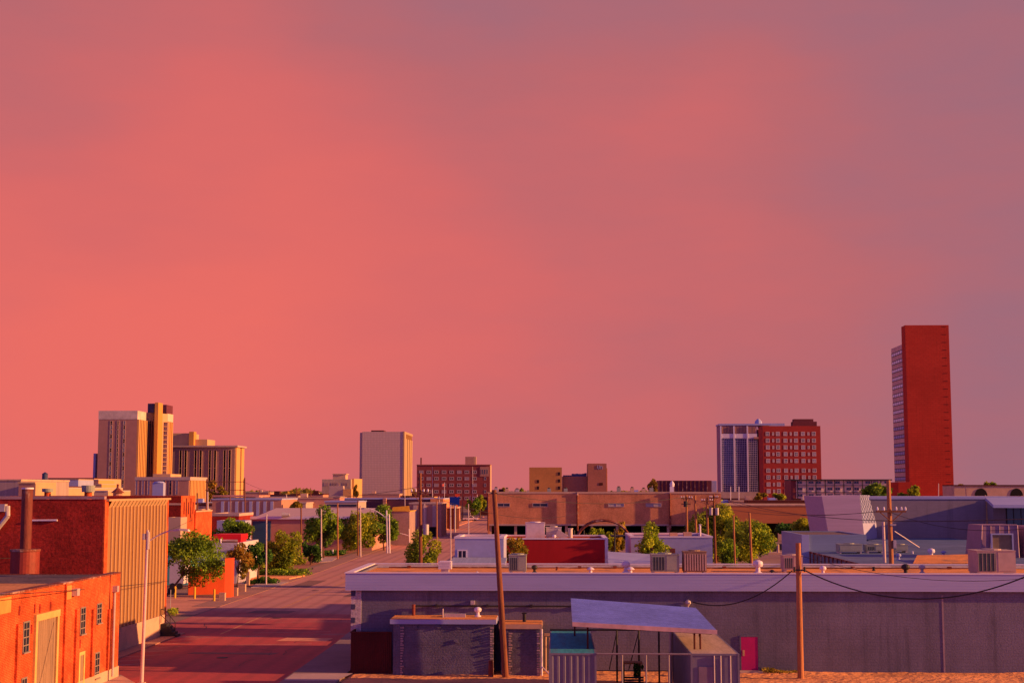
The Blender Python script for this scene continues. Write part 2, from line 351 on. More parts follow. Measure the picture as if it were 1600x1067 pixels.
M_lot = mat('parking_lot_surface', (.70, .30, .18), .92, .16, .3, dirt=(.48, .22, .15))
sheet('parking_lot', [(-120, 129), (XL - .2, 129), (XL - .2, 152), (-120, 152)], .010, M_lot)
sheet('park_soil', [(-90, 165), (XL - 3.2, 165), (-37, 275), (-90, 275)], .006, mat('park_soil', (.42, .15, .09), .95, .3, .3, dirt=(.16, .13, .05)))
sheet('paved_yard', [(-12, 103), (90, 103), (90, 320), (-12, 320)], .006, mat('yard_paving', (.30, .16, .14), .9, .2, .2, dirt=(.4, .24, .2)))
# sidewalks with real kerbs
def walk(name, pts, h=.14, m=M_conc):
    o = MB().prism(pts, 0, h).build(name, m); return tagm(o, kind='structure')
walk('sidewalk', [(XR, 62), (-12.8, 62), (-12.8, 140), (-14, 310), (-17.3, 310), (-16.9, 140), (XR, 103)], m=mat('sidewalk_dull', (.24, .16, .17), .9, .14, .4))
walk('sidewalk', [(-30.4, 95), (-29.2, 95), (-29.2, 112.5), (-30.4, 112.5)], .08, mat('sidewalk_tan', (.40, .20, .15), .9, .14, .4))
walk('sidewalk', [(-26.3, 60), (-24.4, 60), (-24.4, 83), (-26.3, 86.5), (-29, 86.5), (-29, 86.0), (-26.3, 86.0)])
walk('sidewalk', [(-35.2, 138), (XL, 138), (XL, 199), (-33.4, 275), (-36, 275), (-35.2, 199)], .035, mat('sidewalk_tan', (.40, .20, .15), .9, .14, .4))
walk('sidewalk', [(-36.2, 290), (-33.6, 290), (-30.7, 430), (-30.5, 600), (-33, 600), (-33.2, 430)], m=M_lot)
# lane paint
lp = MB()
lp.poly([(-26.4, 112, .013), (-26.22, 112, .013), (-25.7, 270, .013), (-25.9, 270, .013)])
tagm(lp.build('centre_line', mat('worn_yellow_paint', (.60, .27, .12), .9, .3, 1.5)), kind='structure')
lp = MB()
for i in range(8):
    y = 91.5 + i * 2.6; lp.poly([(-29.1, y, .014), (-29.1, y + .16, .014), (-27.0, y + 1.5, .014), (-27.0, y + 1.34, .014)])
for i in range(3): y = 104 + i * 9; lp.poly([(-24, y, .0145), (-24, y + .12, .0145), (-18, y + 1.4, .0145), (-18, y + 1.25, .0145)])
tagm(lp.build('parking_bay_lines', mat('worn_white_paint', (.60, .34, .28), .9, .35, 1.5)), kind='structure')
sheet('repair_patch', [(-25.5, 98.7), (-19.5, 98.3), (-19.2, 99.4), (-25.2, 99.6)], .016, M_asph)
sheet('repair_patch', [(-28.5, 131), (-24.5, 130.6), (-24.2, 133.4), (-28.1, 133.8)], .016, M_asph)
sheet('repair_patch', [(-22.6, 151), (-18.5, 151.4), (-18.3, 156), (-22.4, 155.5)], .016, M_asph)
sheet('repair_patch', [(-31, 166), (-28.8, 166), (-28.6, 178), (-30.8, 178)], .016, M_asph)
for mx, my in ((-22.5, 96.5), (-24.6, 126), (-27, 160)): tagm(MB().cyl((mx, my, .01), (mx, my, .03), .38, n=18).build('manhole_cover', M_dark), kind='structure')
ck = MB(); g_ = random.Random(9)
for k_ in range(26):
    x = g_.uniform(-31, -17); y = g_.uniform(90, 240); a_ = g_.choice((0, 1.57)) + g_.uniform(-.3, .3)
    for j in range(7):
        L2 = g_.uniform(.4, 1.1); nx_, ny_ = x + math.cos(a_) * L2, y + math.sin(a_) * L2
        if nx_ > -16.6 or nx_ < -31.8: break
        w_ = .022; px_, py_ = -math.sin(a_) * w_, math.cos(a_) * w_; ck.poly([(x - px_, y - py_, .019), (nx_ - px_, ny_ - py_, .019), (nx_ + px_, ny_ + py_, .019), (x + px_, y + py_, .019)]); x, y = nx_, ny_; a_ += g_.uniform(-.5, .5)
tagm(ck.build('road_cracks', M_dark), kind='structure')
sheet('repair_patch', [(-21, 107.2), (-17.2, 107), (-17, 109.2), (-20.6, 109.5)], .016, M_lot)
# dirt lot in front of the long grey building, lumpy
def bumpy(name, x0, x1, y0, y1, n, amp, m, z=0.02, seed=1):
    g = random.Random(seed); b = MB(); nx = int((x1 - x0) / n); ny = int((y1 - y0) / n); hs = {}
    for j in range(ny + 1):
        for i in range(nx + 1):
            e = 0 if i in (0, nx) or j in (0, ny) else 1
            x = x0 + (x1 - x0) * i / nx; y = y0 + (y1 - y0) * j / ny
            b.v.append((x, y, z + e * amp * (g.random() * .6 + .35 * math.sin(x * .9 + y * .5) + .3 * math.sin(y * 1.7 - x * .4) + .3)))
    for j in range(ny):
        for i in range(nx):
            k_ = j * (nx + 1) + i; b.f.append((k_, k_ + 1, k_ + nx + 2, k_ + nx + 1)); b.m.append(0)
    return tagm(b.build(name, m), kind='structure')
bumpy('dirt_lot', -12.6, 60, 60, 89.95, .28, .075, M_dirt)
sheet('concrete_pad', [(-16, 84.2), (-12.9, 84.2), (-12.4, 87.6), (-16, 87.4)], .146, M_conc2)

# ------------------------------------------------------------------ long grey building (foreground right)
BX0, BX1, BY0, BY1 = gx(549, 90, 960), 62., 90., 101.
ZT = gz(896, 89.65); ZB = gz(922.5, 89.65)
r = T('long_building', 'long grey painted block building with a lavender metal fascia and flat gravel roof', 'building', ((BX0 + BX1) / 2, 95, 0))
w = MB(); w.bx(BX0 + .2, BX1, BY0, BY0 + .3, 0, ZT - .06); w.bx(BX0, BX1, BY1 - .3, BY1, 0, ZT - .06); w.bx(BX0, BX0 + .3, BY0 + .5, BY1 - .3, 0, ZT - .06)
w.build('wall', M_grey, r)
q = MB(); q.bx(BX0 - .02, gx(564.5, 90, 960), BY0 - .05, BY0 - .001, .0, ZB); q.build('brick_pier', brick('white_brick', (.62, .50, .56), (.54, .43, .5), (.36, .27, .33), var=.12), r, 'white painted brick strip at the left corner')
for i in range(3):
    za, zb = gz(923 + 21 * i, 90), gz(931 + 21 * i, 90)
    box(BX0 - .03, gx(555, 90, 960), BY0 - .09, BY0 - .051, zb, za).build('dark_block', mat('dark_block', (.06, .055, .13), .8), r)
fa = MB(); ox = .35
fa.bx(BX0 - ox, BX1 + ox, BY0 - ox, BY0 - ox + .06, ZB, ZT); fa.bx(BX0 - ox, BX0 - ox + .06, BY0 - ox + .06, BY1 + ox, ZB, ZT)
fa.bx(BX0 - ox + .06, BX1 + ox, BY0 - ox + .06, BY0 - .002, ZB + .005, ZB + .05)
for i in range(5): z = ZB + (ZT - ZB) * (i + .9) / 6; fa.bx(BX0 - ox - .018, BX1 + ox, BY0 - ox - .007, BY0 - ox - .001, z, z + .016)
fa.build('fascia', M_fascia, r)
cp = MB(); cp.bx(BX0 - ox - .05, BX1 + ox, BY0 - ox - .05, BY0 - .02, ZT + .001, ZT + .07)
cp.bx(BX0 - ox - .05, BX0 + .1, BY0 - .02, BY1 + .1, ZT + .001, ZT + .07); cp.bx(BX0 + .1, BX1, BY1 - .25, BY1 + .1, ZT + .001, ZT + .07)
cp.build('coping', M_cap, r)
rp = MB()
nx = 64
for i in range(nx):
    xa, xb = BX0 + .3 + (BX1 - BX0 - .4) * i / nx, BX0 + .3 + (BX1 - BX0 - .4) * (i + 1) / nx
    rp.poly([(xa, BY0 + .01, ZT - .16), (xb, BY0 + .01, ZT - .16), (xb, BY1 - .31, ZT - .22), (xa, BY1 - .31, ZT - .22)])
rp.build('roof', M_gravel, r)
cd_ = MB(); yy_ = BY1 - 1.3; zz_ = ZT - .15
cd_.tube([(BX0 + 1.2, yy_, zz_), (gx(760, yy_), yy_ + .1, zz_), (gx(800, yy_), yy_ - .4, zz_), (gx(1010, yy_), yy_, zz_), (gx(1300, yy_), yy_ + .15, zz_), (gx(1560, yy_), yy_ - .3, zz_)], .035, 5)
for px in (640, 700, 905, 960, 1130, 1330, 1480): cd_.bx(gx(px, yy_) - .12, gx(px, yy_) + .12, yy_ - .1, yy_ + .25, zz_ - .05, zz_ + .1)
cd_.build('roof_conduit', M_rust, r)
# flashing strip leaning on the back parapet, with patched membrane
fl = MB(); fl.poly([(BX0 + .3, BY1 - .95, ZT - .19), (BX1, BY1 - .95, ZT - .19), (BX1, BY1 - .27, ZT - .03), (BX0 + .3, BY1 - .27, ZT - .03)])
fl.build('roof_flashing', mat('roof_flashing', (.44, .33, .33), .8, .25, 1.2, stretch=(1, .4, 1), dirt=(.2, .13, .13)), r)
d0, d1 = gx(1158, 90, 1015), gx(1184, 90, 1015)
dr = box(d0, d1, BY0 - .05, BY0 - .002, .12, 2.15).build('door', M_pinkdoor, r, 'magenta painted steel door')
h_ = MB(); h_.bx(d0 + .08, d0 + .2, BY0 - .09, BY0 - .051, 1.0, 1.35); ho = h_.build('door_handle', M_tan2, dr)
df = MB(); df.bx(d0 - .09, d0 - .003, BY0 - .07, BY0 - .001, .05, 2.2); df.bx(d1 + .003, d1 + .09, BY0 - .07, BY0 - .001, .05, 2.2); df.bx(d0 - .003, d1 + .003, BY0 - .07, BY0 - .001, 2.155, 2.24); df.build('door_frame', M_grey2, r)
box(d0 - .2, d1 + .2, BY0 - 1.0, BY0 - .08, 0, .12).build('door_step', M_conc2, r)
xj = gx(1474, 90, 990)
jt = MB(); jt.bx(xj - .05, xj + .05, BY0 - .022, BY0 - .001, .02, ZB - .25); jt.build('joint_cover', mat('joint_cover', (.30, .22, .27), .7, .2, 2), r)
# black pipe on wall
zp = gz(946.5, 89.8); pb = MB(); y = BY0 - .14
pb.tube([(gx(648, y), y, gz(962, y)), (gx(648, y), y, zp), (gx(1062, y), y, zp)], .045, 8)
for px in (683, 762, 830, 905, 980): pb.bx(gx(px, y) - .07, gx(px, y) + .07, y - .07, BY0 - .001, zp - .08, zp + .1)
pb.build('wall_pipe', M_dark, r)
v = MB(); v.cyl((gx(648, y), y - .12, gz(964, y)), (gx(648, y), y - .12, gz(944, y)), .10, .10, 10); v.build('pipe_elbow', M_rust, r)
e = MB(); px = 739; e.bx(gx(px, y) - .12, gx(px, y) + .14, BY0 - .35, BY0 - .01, gz(944, y), gz(938, y)); e.build('wall_lamp', M_metal, r)
e = MB(); x = gx(1072, 90); e.lathe((x, BY0 - .22, gz(946, 90)), [(.06, 0), (.12, .1), (.2, .2), (.16, .35), (.03, .42)], 10); e.tube([(x, BY0 - .22, gz(946, 90)), (x + .1, BY0 - .22, zp - .5)], .05); e.build('service_head', M_metal, r)

# annexes
def annex(name, label, px0, px1, yf, ztf, over, rm):
    x0, x1 = gx(px0, yf, 1010), gx(px1, yf, 1010); r = T(name, label, 'building', ((x0 + x1) / 2, (yf + 90) / 2, 0))
    w = MB(); w.bx(x0, x1, yf, BY0 - .01, 0, ztf - .3); w.build('wall', M_grey2, r)
    e = MB(); e.bx(x0 + .04, x0 + .45, yf - .05, yf - .002, .0, ztf - .32); g = random.Random(3)
    e.build('corner_pier', M_grey2, r)
    rough = MB(); z = .05
    while z < ztf - .5:                       # ragged broken corner bricks
        for xx in (x0 + .46, x1 - .2):
            q = g.random() * .3; rough.bx(xx, xx + .08 + q * .5, yf - .05 - q * .35, yf - .003, z, z + .08)
        z += .1 + g.random() * .08
    rough.bx(x0 + .5, x1 - .16, yf - .006, yf - .003, .02, .06)
    rough.build('ragged_quoin', mat('ragged_quoin', (.42, .29, .33), .9, .3, 2), r)
    q = MB(); q.bx(x0 - over, x1 + over, yf - over, BY0 - .012, ztf - .3 + .002, ztf - .02); q.build('roof_edge', M_fascia if rm else M_conc, r)
    box(x0 - over + .03, x1 + over - .03, yf - over + .03, BY0 - .02, ztf - .018, ztf + .015).build('roof', M_gravel, r)
    return r, x0, x1
za = gz(967, 87.4); r, ax0, ax1 = annex('block_annex', 'wider grey block annex with ragged corners and a flat brown roof against the long wall', 614, 771, 87.5, za, .18, True)
for px, py in ((651, 979), (686, 978), (717, 979), (714, 1001)):
    a = MB()
    x, z = gx(px, 87.5), gz(py, 87.5); a.bx(x - .15, x + .1, 87.42, 87.498, z - .05, z + .08); a.bx(x - .05, x + .16, 87.39, 87.498, z - .12, z - .06); a.build('anchor_plate', M_grey, r)
a = MB(); a.bx(gx(695, 88.7), gx(728, 88.7), 88.5, 89.0, za + .016, za + .22); a.build('roof_hatch', M_metal, r)
MB().cyl((gx(693, 88.3), 88.3, za), (gx(693, 88.3), 88.3, za + .55), .04, n=8).build('vent_pipe', M_metal, r)
zb_ = gz(974, 87.7); r, _, bx1 = annex('block_annex', 'narrow grey block annex with a brown lipped roof behind the leaning pole', 783, 844, 87.7, zb_, .12, False)
MB().cyl((gx(819, 89), 89, zb_), (gx(819, 89), 89, zb_ + .5), .11, n=10).bx(gx(819, 89) - .16, gx(819, 89) + .16, 88.9, 89.1, zb_ + .5, zb_ + .56).build('vent_pipe', M_dark, r)
MB().cyl((bx1 + .1, 87.6, .05), (bx1 + .1, 87.6, zb_ - .3), .06, n=8).tube([(bx1 + .1, 87.6, .6), (bx1 + .7, 87.1, .03)], .03).build('downspout', M_cap, r)
MB().cyl((gx(852, 89.7), 89.7, 0), (gx(852, 89.7), 89.7, 2.2), .07, n=8).cyl((gx(858, 89.7), 89.7, 0), (gx(858, 89.7), 89.7, 2.1), .05, n=8).bx(gx(850, 89.7), gx(860, 89.7), 89.6, 89.8, 2.2, 2.35).thing('standpipe', M_conc, 'pair of thin upright pipes against the grey wall left of the teal roofed container', 'pipe', (gx(855, 89.7), 89.7, 0))
def turbine(x, y, z, s, label, m=None, kind=0, name='roof_vent'):
    r = T(name, label, 'roof vent', (x, y, z))
    s *= .84
    b = MB(); b.lathe((x, y, z), [(.28 * s, 0), (.28 * s, .05), (.15 * s, .12), (.14 * s, .4 * s)], 12); b.build('base', m or M_cap, r)
    h = MB(); zz = z + .38 * s
    if kind == 0: h.lathe((x, y, zz), [(.14 * s, 0), (.28 * s, .06 * s), (.33 * s, .2 * s), (.28 * s, .36 * s), (.1 * s, .44 * s)], 14)
    else: h.lathe((x, y, zz), [(.3 * s, 0), (.36 * s, .05 * s), (.2 * s, .2 * s), (.03 * s, .26 * s)], 12)
    h.build('cap', m or M_cap, r); return r
turbine(gx(747, 88.9), 88.9, za + .02, .85, 'white turbine vent on the wider annex roof', M_cap)
# maroon fence
x0, x1 = gx(548, 88, 1020), gx(612, 88, 1020); zt = gz(987, 88); r = T('board_fence', 'dark maroon corrugated fence panel at the left corner of the grey building', 'fence', ((x0 + x1) / 2, 88, 0))
f = MB(); n = 22
for i in range(n): xa = x0 + (x1 - x0) * i / n; f.bx(xa, xa + (x1 - x0) / n * .62, 88 - .05, 88.0, .05, zt - .06); f.bx(xa + (x1 - x0) / n * .62, xa + (x1 - x0) / n, 88 - .01, 88.03, .05, zt - .06)
f.bx(x0, x0 + .05, 88.04, 89.9, .05, zt - .06); f.build('panel', M_maroon, r)
f = MB(); f.bx(x0 - .04, x1, 87.92, 88.06, zt - .058, zt); f.bx(x0 - .05, x0 + .06, 88.07, 89.9, zt - .058, zt); f.build('rail', M_maroon, r)

# poles ------------------------------------------------------------
def pole(name, label, cat, pxb, Y, pxt, pyt, r0, r1, m, group=None, n=10, lean_y=0):
    b_ = Vector((gx(pxb, Y, 1000 if Y < 110 else 850), Y, 0)); b_.z = 0; t_ = at(pxt, pyt, Y + lean_y)
    r = T(name, label, cat, b_, group); MB().cyl(b_, t_, r0, r1, n).build('pole' if name != 'utility_pole' else 'shaft', m, r, smooth=False); return r, b_, t_
r, pb_, pt_ = pole('utility_pole', 'tall bare brown timber pole leaning left in front of the grey annexes', 'utility pole', 790, 86.7, 772, 765, .20, .14, M_wood2, n=14)
MB().tube([pt_ + Vector((-.2, -.1, -.2)), pt_ + Vector((.2, -.1, -.2))], .03).build('bolt', M_dark, r)
MB().cyl((pb_.x - .9, 87.0, 0), (pb_.x - .9, 87.0, 1.0), .16, .14, 9).thing('stub_post', M_rust, 'short rusty stub post beside the foot of the leaning pole', 'post', (pb_.x - .9, 87, 0))
r, qb, qt = pole('utility_pole', 'short pale timber pole right of the magenta door with black cables at its head', 'utility pole', 1250, 86.7, 1247, 848, .19, .155, M_wood, n=14)
brk = at(1248, 890, 86.6); MB().bx(brk.x - .35, brk.x + .35, 86.35, 86.5, brk.z - .04, brk.z + .04).cyl(brk + Vector((-.3, -.3, -.1)), brk + Vector((-.3, -.3, .2)), .06).cyl(brk + Vector((.3, -.3, -.1)), brk + Vector((.3, -.3, .2)), .06).build('bracket', M_dark, r)
def wire(label, a, b_, sag, rad, n=18, name='overhead_wire', m=None, group=None):
    a = Vector(a); b_ = Vector(b_); pts = []
    for i in range(n + 1):
        k_ = i / n; p = a.lerp(b_, k_); p.z -= sag * 4 * k_ * (1 - k_); pts.append(p)
    return MB().tube(pts, rad, 5).thing(name, m or M_dark, label, 'cable', a, group)
wire('thick black cable drooping from the wall service head to the short pale pole', at(1082, 940, 89.6), at(1238, 891, 86.6), .9, .035)
wire('thick black cable sagging from the short pale pole across the fascia to the right edge', at(1256, 890, 86.6), at(1660, 872, 80), 1.95, .04, 26)
wire('thin cable sagging in front of the fascia right of the short pale pole', at(1252, 868, 86.6), at(1680, 893, 84), .95, .015, 22)
# street lamp at the left
def street_lamp(label, pxb, Y, pxt, pyt, d, apx, r0=.11, r1=.07, name='street_lamp', rise=.4, m=None, group=None, head=1.):
    r, b_, t_ = pole(name, label, 'street lamp', pxb, Y, pxt, pyt, r0, r1, m or M_polegrey, group)
    L_ = abs(apx) * Y / F; pts = []
    s_ = t_ + Vector((0, 0, -.7 * head))
    for i in range(7): k_ = i / 6; pts.append(s_ + Vector((d * L_ * k_, 0, rise * math.sin(k_ * math.pi / 2) * 1.4)))
    MB().tube(pts, .045 * max(1, head), 6).build('arm', m or M_polegrey, r)
    e = pts[-1]; hd = MB(); k_ = head
    hd.solid([e + Vector((d * x * k_, y * k_, z * k_)) for x, y, z in ((-.1, -.08, .05), (.25, -.17, .1), (.75, -.12, .06), (.85, 0, .03), (.75, .12, .06), (.25, .17, .1), (-.1, .08, .05))][::int(-d)], (0, 0, -.12 * k_)); hd.build('lamp_head', M_metal, r)
    return r, b_, t_
r, b0, t0 = street_lamp('tall slender pale street lamp beside the orange brick building with its arm reaching right', 223, 83.6, 231, 828, 1, 44, rise=.5)
MB().cyl(t0 + Vector((-.18, -.1, -.55)), t0 + Vector((-.18, -.1, -.2)), .1, n=8).cyl(t0 + Vector((.05, -.1, -1.1)), t0 + Vector((.05, -.1, -.1)), .1, n=8).build('control_box', M_metal, r)
MB().bx(b0.x - .2, b0.x + .2, b0.y - .2, b0.y + .2, 0, .08).build('foot', M_conc, r)

# ------------------------------------------------------------------ containers with the tilted canopy
def container(label, px0, px1, topm, kind):
    Y0, Y1 = 73., 84.5; x0, x1 = gx(px0, Y0, 1020), gx(px1, Y0, 1020); z1 = gz(1019.5, Y0)
    r = T('shipping_container', label, 'container', ((x0 + x1) / 2, Y0, .12)); fr = MB()
    for xx in (x0, x1 - .1):
        for yy in (Y0, Y1 - .1): fr.bx(xx, xx + .1, yy, yy + .1, .12, z1)
    for yy in (Y0 + .012, Y1 - .088): fr.bx(x0 + .1, x1 - .1, yy, yy + .07, z1 - .1, z1 - .006); fr.bx(x0 + .1, x1 - .1, yy, yy + .07, .14, .26)
    for xx in (x0 + .012, x1 - .088): fr.bx(xx, xx + .07, Y0 + .1, Y1 - .1, z1 - .1, z1 - .006); fr.bx(xx, xx + .07, Y0 + .1, Y1 - .1, .14, .26)
    fr.build('frame', M_contain, r)
    w = MB()
    def corr(a, b_, fix, ax):
        n = int((b_ - a) / .28); s_ = (b_ - a) / n
        for i in range(n):
            p = [a + s_ * (i + q) for q in (0, .3, .5, .8, 1)]; o = [0, 0, .045, .045, 0]
            for j in range(4):
                if ax == 'y': w.poly([(p[j], fix + o[j], .26), (p[j + 1], fix + o[j + 1], .26), (p[j + 1], fix + o[j + 1], z1 - .1), (p[j], fix + o[j], z1 - .1)])
                else: w.poly([(fix + o[j], p[j], .26), (fix + o[j + 1], p[j + 1], .26), (fix + o[j + 1], p[j + 1], z1 - .1), (fix + o[j], p[j], z1 - .1)])
    if kind == 0: corr(x0 + .1, x1 - .1, Y0 + .03, 'y')
    else:
        w.bx(x0 + .1, x1 - .1, Y0 + .06, Y0 + .09, .26, z1 - .1)
    corr(x0 + .1, x1 - .1, Y1 - .06, 'y'); corr(Y0 + .1, Y1 - .1, x0 + .03, 'x'); corr(Y0 + .1, Y1 - .1, x1 - .06, 'x')
    w.build('wall', M_contain, r)
    rf = MB(); n = 40
    for i in range(n):
        ya = Y0 + .1 + (Y1 - Y0 - .2) * i / n; yb = ya + (Y1 - Y0 - .2) / n; ym = (ya + yb) / 2
        rf.poly([(x0 + .08, ya, z1 - .03), (x1 - .08, ya, z1 - .03), (x1 - .08, ym, z1 + .0), (x0 + .08, ym, z1 + .0)]); rf.poly([(x0 + .08, ym, z1 + .0), (x1 - .08, ym, z1 + .0), (x1 - .08, yb, z1 - .03), (x0 + .08, yb, z1 - .03)])
    rf.build('roof', topm, r)
    return r, x0, x1, z1
r, lx0, lx1, cz = container('ribbed grey shipping container with a teal weathered roof', 857.5, 932, M_teal, 0)
r, rx0, rx1, cz = container('grey shipping container with a bleached board roof and a service hatch, beside the magenta door', 1079, 1155.5, M_boards, 1)
a = MB(); a.bx(gx(1088, 73), gx(1110, 73), 73.0, 73.055, .3, gz(1040, 73)); a.build('hatch', mat('hatch_paint', (.20, .14, .2), .6), r)
a = MB()
for px in (1112, 1122, 1137): a.cyl((gx(px, 73), 72.99, .2), (gx(px, 73), 72.99, cz - .1), .035, n=8)
a.build('locking_bars', M_metal, r)
r = T('yard_gate', 'grey tube gate frame and open fencing closing the gap between the two containers', 'fence', ((lx1 + rx0) / 2, 73, 0))
a = MB(); z = cz - .03; a.tube([(lx1, 73, z), (rx0, 73, z)], .05)
for px in (970, 1007, 1042): a.tube([(gx(px, 73), 73, .02), (gx(px, 73), 73, z - .04)], .05)
a.build('gate_frame', mat('gate_grey', (.24, .19, .22), .6, .1, 2), r)
a = MB(); Yb = 84.4; zb2 = gz(983, Yb); a.tube([(lx0, Yb, zb2), (rx0, Yb, zb2)], .06)
for px in (962, 996, 1027): a.tube([(gx(px, Yb), Yb, .02), (gx(px, Yb), Yb, zb2)], .06)
for pa, pb2 in ((950, 962), (980, 996)): a.tube([(gx(pa, Yb), Yb, .8), (gx(pb2, Yb), Yb, zb2 - .1)], .03)
a.tube([(gx(931, Yb), Yb, .75), (rx0, Yb, .75)], .025); a.build('rear_frame', M_dark, r)
a = MB(); a.cyl((gx(1045, Yb), Yb - .1, 0), (gx(1045, Yb), Yb - .1, zb2 + .15), .09, n=10); a.build('post', M_polegrey, r)
# canopy
A, B, C_, D_ = at(893, 972, 74.5), at(1119, 984.5, 74.5), at(1087, 950, 82.5), at(893, 935, 82.5)
A.x = D_.x = (A.x + D_.x) / 2
r = T('canopy', 'large tilted pale blue metal sheet canopy standing over the two containers', 'canopy', ((A.x + B.x) / 2, 78, 0))
MB().solid([A, B, C_, D_], (0, 0, -.06)).build('sheet', M_solar, r)
a = MB()
for i in range(34):
    k_ = (i + .5) / 34; p, q = A.lerp(D_, k_), B.lerp(C_, k_); a.solid([p + Vector((0, -.012, .003)), q + Vector((0, -.012, .003)), q + Vector((0, .012, .003)), p + Vector((0, .012, .003))], (0, 0, .05))
a.build('seams', mat('canopy_seam', (.27, .31, .66), .5), r)
a = MB(); a.solid([A + Vector((0, -.06, .03)), B + Vector((.05, -.06, .03)), B + Vector((.05, -.002, .03)), A + Vector((0, -.002, .03))], (0, 0, -.22)); a.build('front_trim', mat('canopy_trim', (.58, .36, .36), .6), r)
a = MB()
for P_, Q_ in ((A, B), (D_, C_)): a.tube([P_ + Vector((.2, .25 if P_ is A else -.25, -.16)), Q_ + Vector((-.2, .25 if P_ is A else -.25, -.16))], .075)
for k_ in (.15, .5, .85): a.tube([A.lerp(B, k_) + Vector((0, .1, -.11)), D_.lerp(C_, k_) + Vector((0, -.1, -.11))], .045)
a.build('beams', M_maroon, r)
for px, Yp in ((917, 75), (897, 81.5), (1090, 81.5), (1082, 75), (1091, 75)):
    x = gx(px, Yp); k_ = (x - A.x) / (B.x - A.x); v_ = (Yp - 74.5) / 8; z = (A.z + (B.z - A.z) * k_) * (1 - v_) + (D_.z + (C_.z - D_.z) * k_) * v_
    MB().cyl((x, Yp, cz - .03), (x, Yp, z - .2), .05, n=8).build('post', M_maroon, r)
# picnic table and shrub between the containers
x0, x1 = gx(971, 82), gx(1000, 82); r = T('high_table', 'tall wooden table standing at the back of the yard between the containers', 'table', ((x0 + x1) / 2, 82.4, 0.03))
MB().bx(x0 - .05, x1 + .05, 81.95, 82.85, 1.42, 1.5).build('tabletop', M_wood, r)
for xx in (x0 + .05, x1 - .1):
    for yy in (82.0, 82.75): MB().bx(xx, xx + .05, yy, yy + .05, .03, 1.42).build('leg', M_dark, r)
bx0 = 1; x0, x1 = gx(972, 79.5), gx(1004, 79.5); r = T('bench', 'dark slatted bench in front of the tall wooden table in the container yard', 'bench', ((x0 + x1) / 2, 79.6, .03))
sl_ = MB()
for i in range(4): sl_.bx(x0, x1, 79.5 + i * .12, 79.6 + i * .12, .45, .49)
sl_.build('seat', M_dark, r); sl_ = MB()
for i in range(3): sl_.bx(x0, x1, 80.0, 80.04, .6 + i * .14, .7 + i * .14)
sl_.build('backrest', M_dark, r)
for xx in (x0 + .1, x1 - .15): MB().bx(xx, xx + .05, 79.5, 80.04, .03, .45).build('leg', M_dark, r)
# ------------------------------------------------------------------ trees
LM = {}
def leaves(kind):
    cols = {'green': ((.22, .36, .03), (.34, .48, .035), (.09, .18, .025)), 'olive': ((.34, .40, .03), (.48, .50, .035), (.16, .24, .03)),
            'dark': ((.08, .20, .03), (.16, .29, .035), (.04, .11, .03)), 'gold': ((.40, .28, .03), (.50, .33, .035), (.22, .20, .02)),
            'rust': ((.46, .26, .04), (.36, .28, .035), (.20, .18, .03)), 'lime': ((.36, .46, .03), (.50, .54, .035), (.15, .27, .03))}[kind]
    if kind not in LM: LM[kind] = [leafmat('leaf_%s_%d' % (kind, i), c) for i, c in enumerate(cols)]
    return LM[kind]
M_bark = mat('bark', (.13, .06, .04), .95, .3, 2)
def crown_mesh(c, rx, ry, rz, n, ls, seed, blobs=12, gap=.25):
    g = np.random.RandomState(seed); cs = []
    for i in range(blobs):
        d = g.normal(size=3); d /= np.linalg.norm(d); q = g.uniform(.45, .82); cs.append((d * q, g.uniform(.22, .42), g.choice(3, p=(.5, .28, .22))))
    vs = []; ms = []
    tot = sum(b[1] ** 2 for b in cs)
    for d, br_, mi in cs:
        k_ = int(n * br_ ** 2 / tot); dirs = g.normal(size=(k_, 3)); dirs /= np.linalg.norm(dirs, axis=1)[:, None]
        rad = br_ * (g.uniform(.35, 1, size=(k_, 1)) ** .45) * (1 + .12 * g.normal(size=(k_, 1)))
        P_ = (d + dirs * rad)
        keep = P_[:, 2] > -1.0; P_ = P_[keep]; k_ = len(P_)
        P_ = P_ * np.array([rx, ry, rz]) + np.array(c)
        a = g.normal(size=(k_, 3)); a /= np.linalg.norm(a, axis=1)[:, None]; b_ = g.normal(size=(k_, 3)); b_ -= (a * b_).sum(1)[:, None] * a; b_ /= np.linalg.norm(b_, axis=1)[:, None]
        s_ = ls * g.uniform(.5, 1.25, size=(k_, 1)); 
        quad = np.stack([P_ - a * s_, P_ + b_ * s_ * .55, P_ + a * s_, P_ - b_ * s_ * .55], 1); vs.append(quad.reshape(-1, 3))
        mm = np.where(g.uniform(size=k_) < .6, mi, g.randint(0, 3, size=k_)); ms.append(mm)
    v = np.concatenate(vs); m_ = np.concatenate(ms); return v, m_, cs
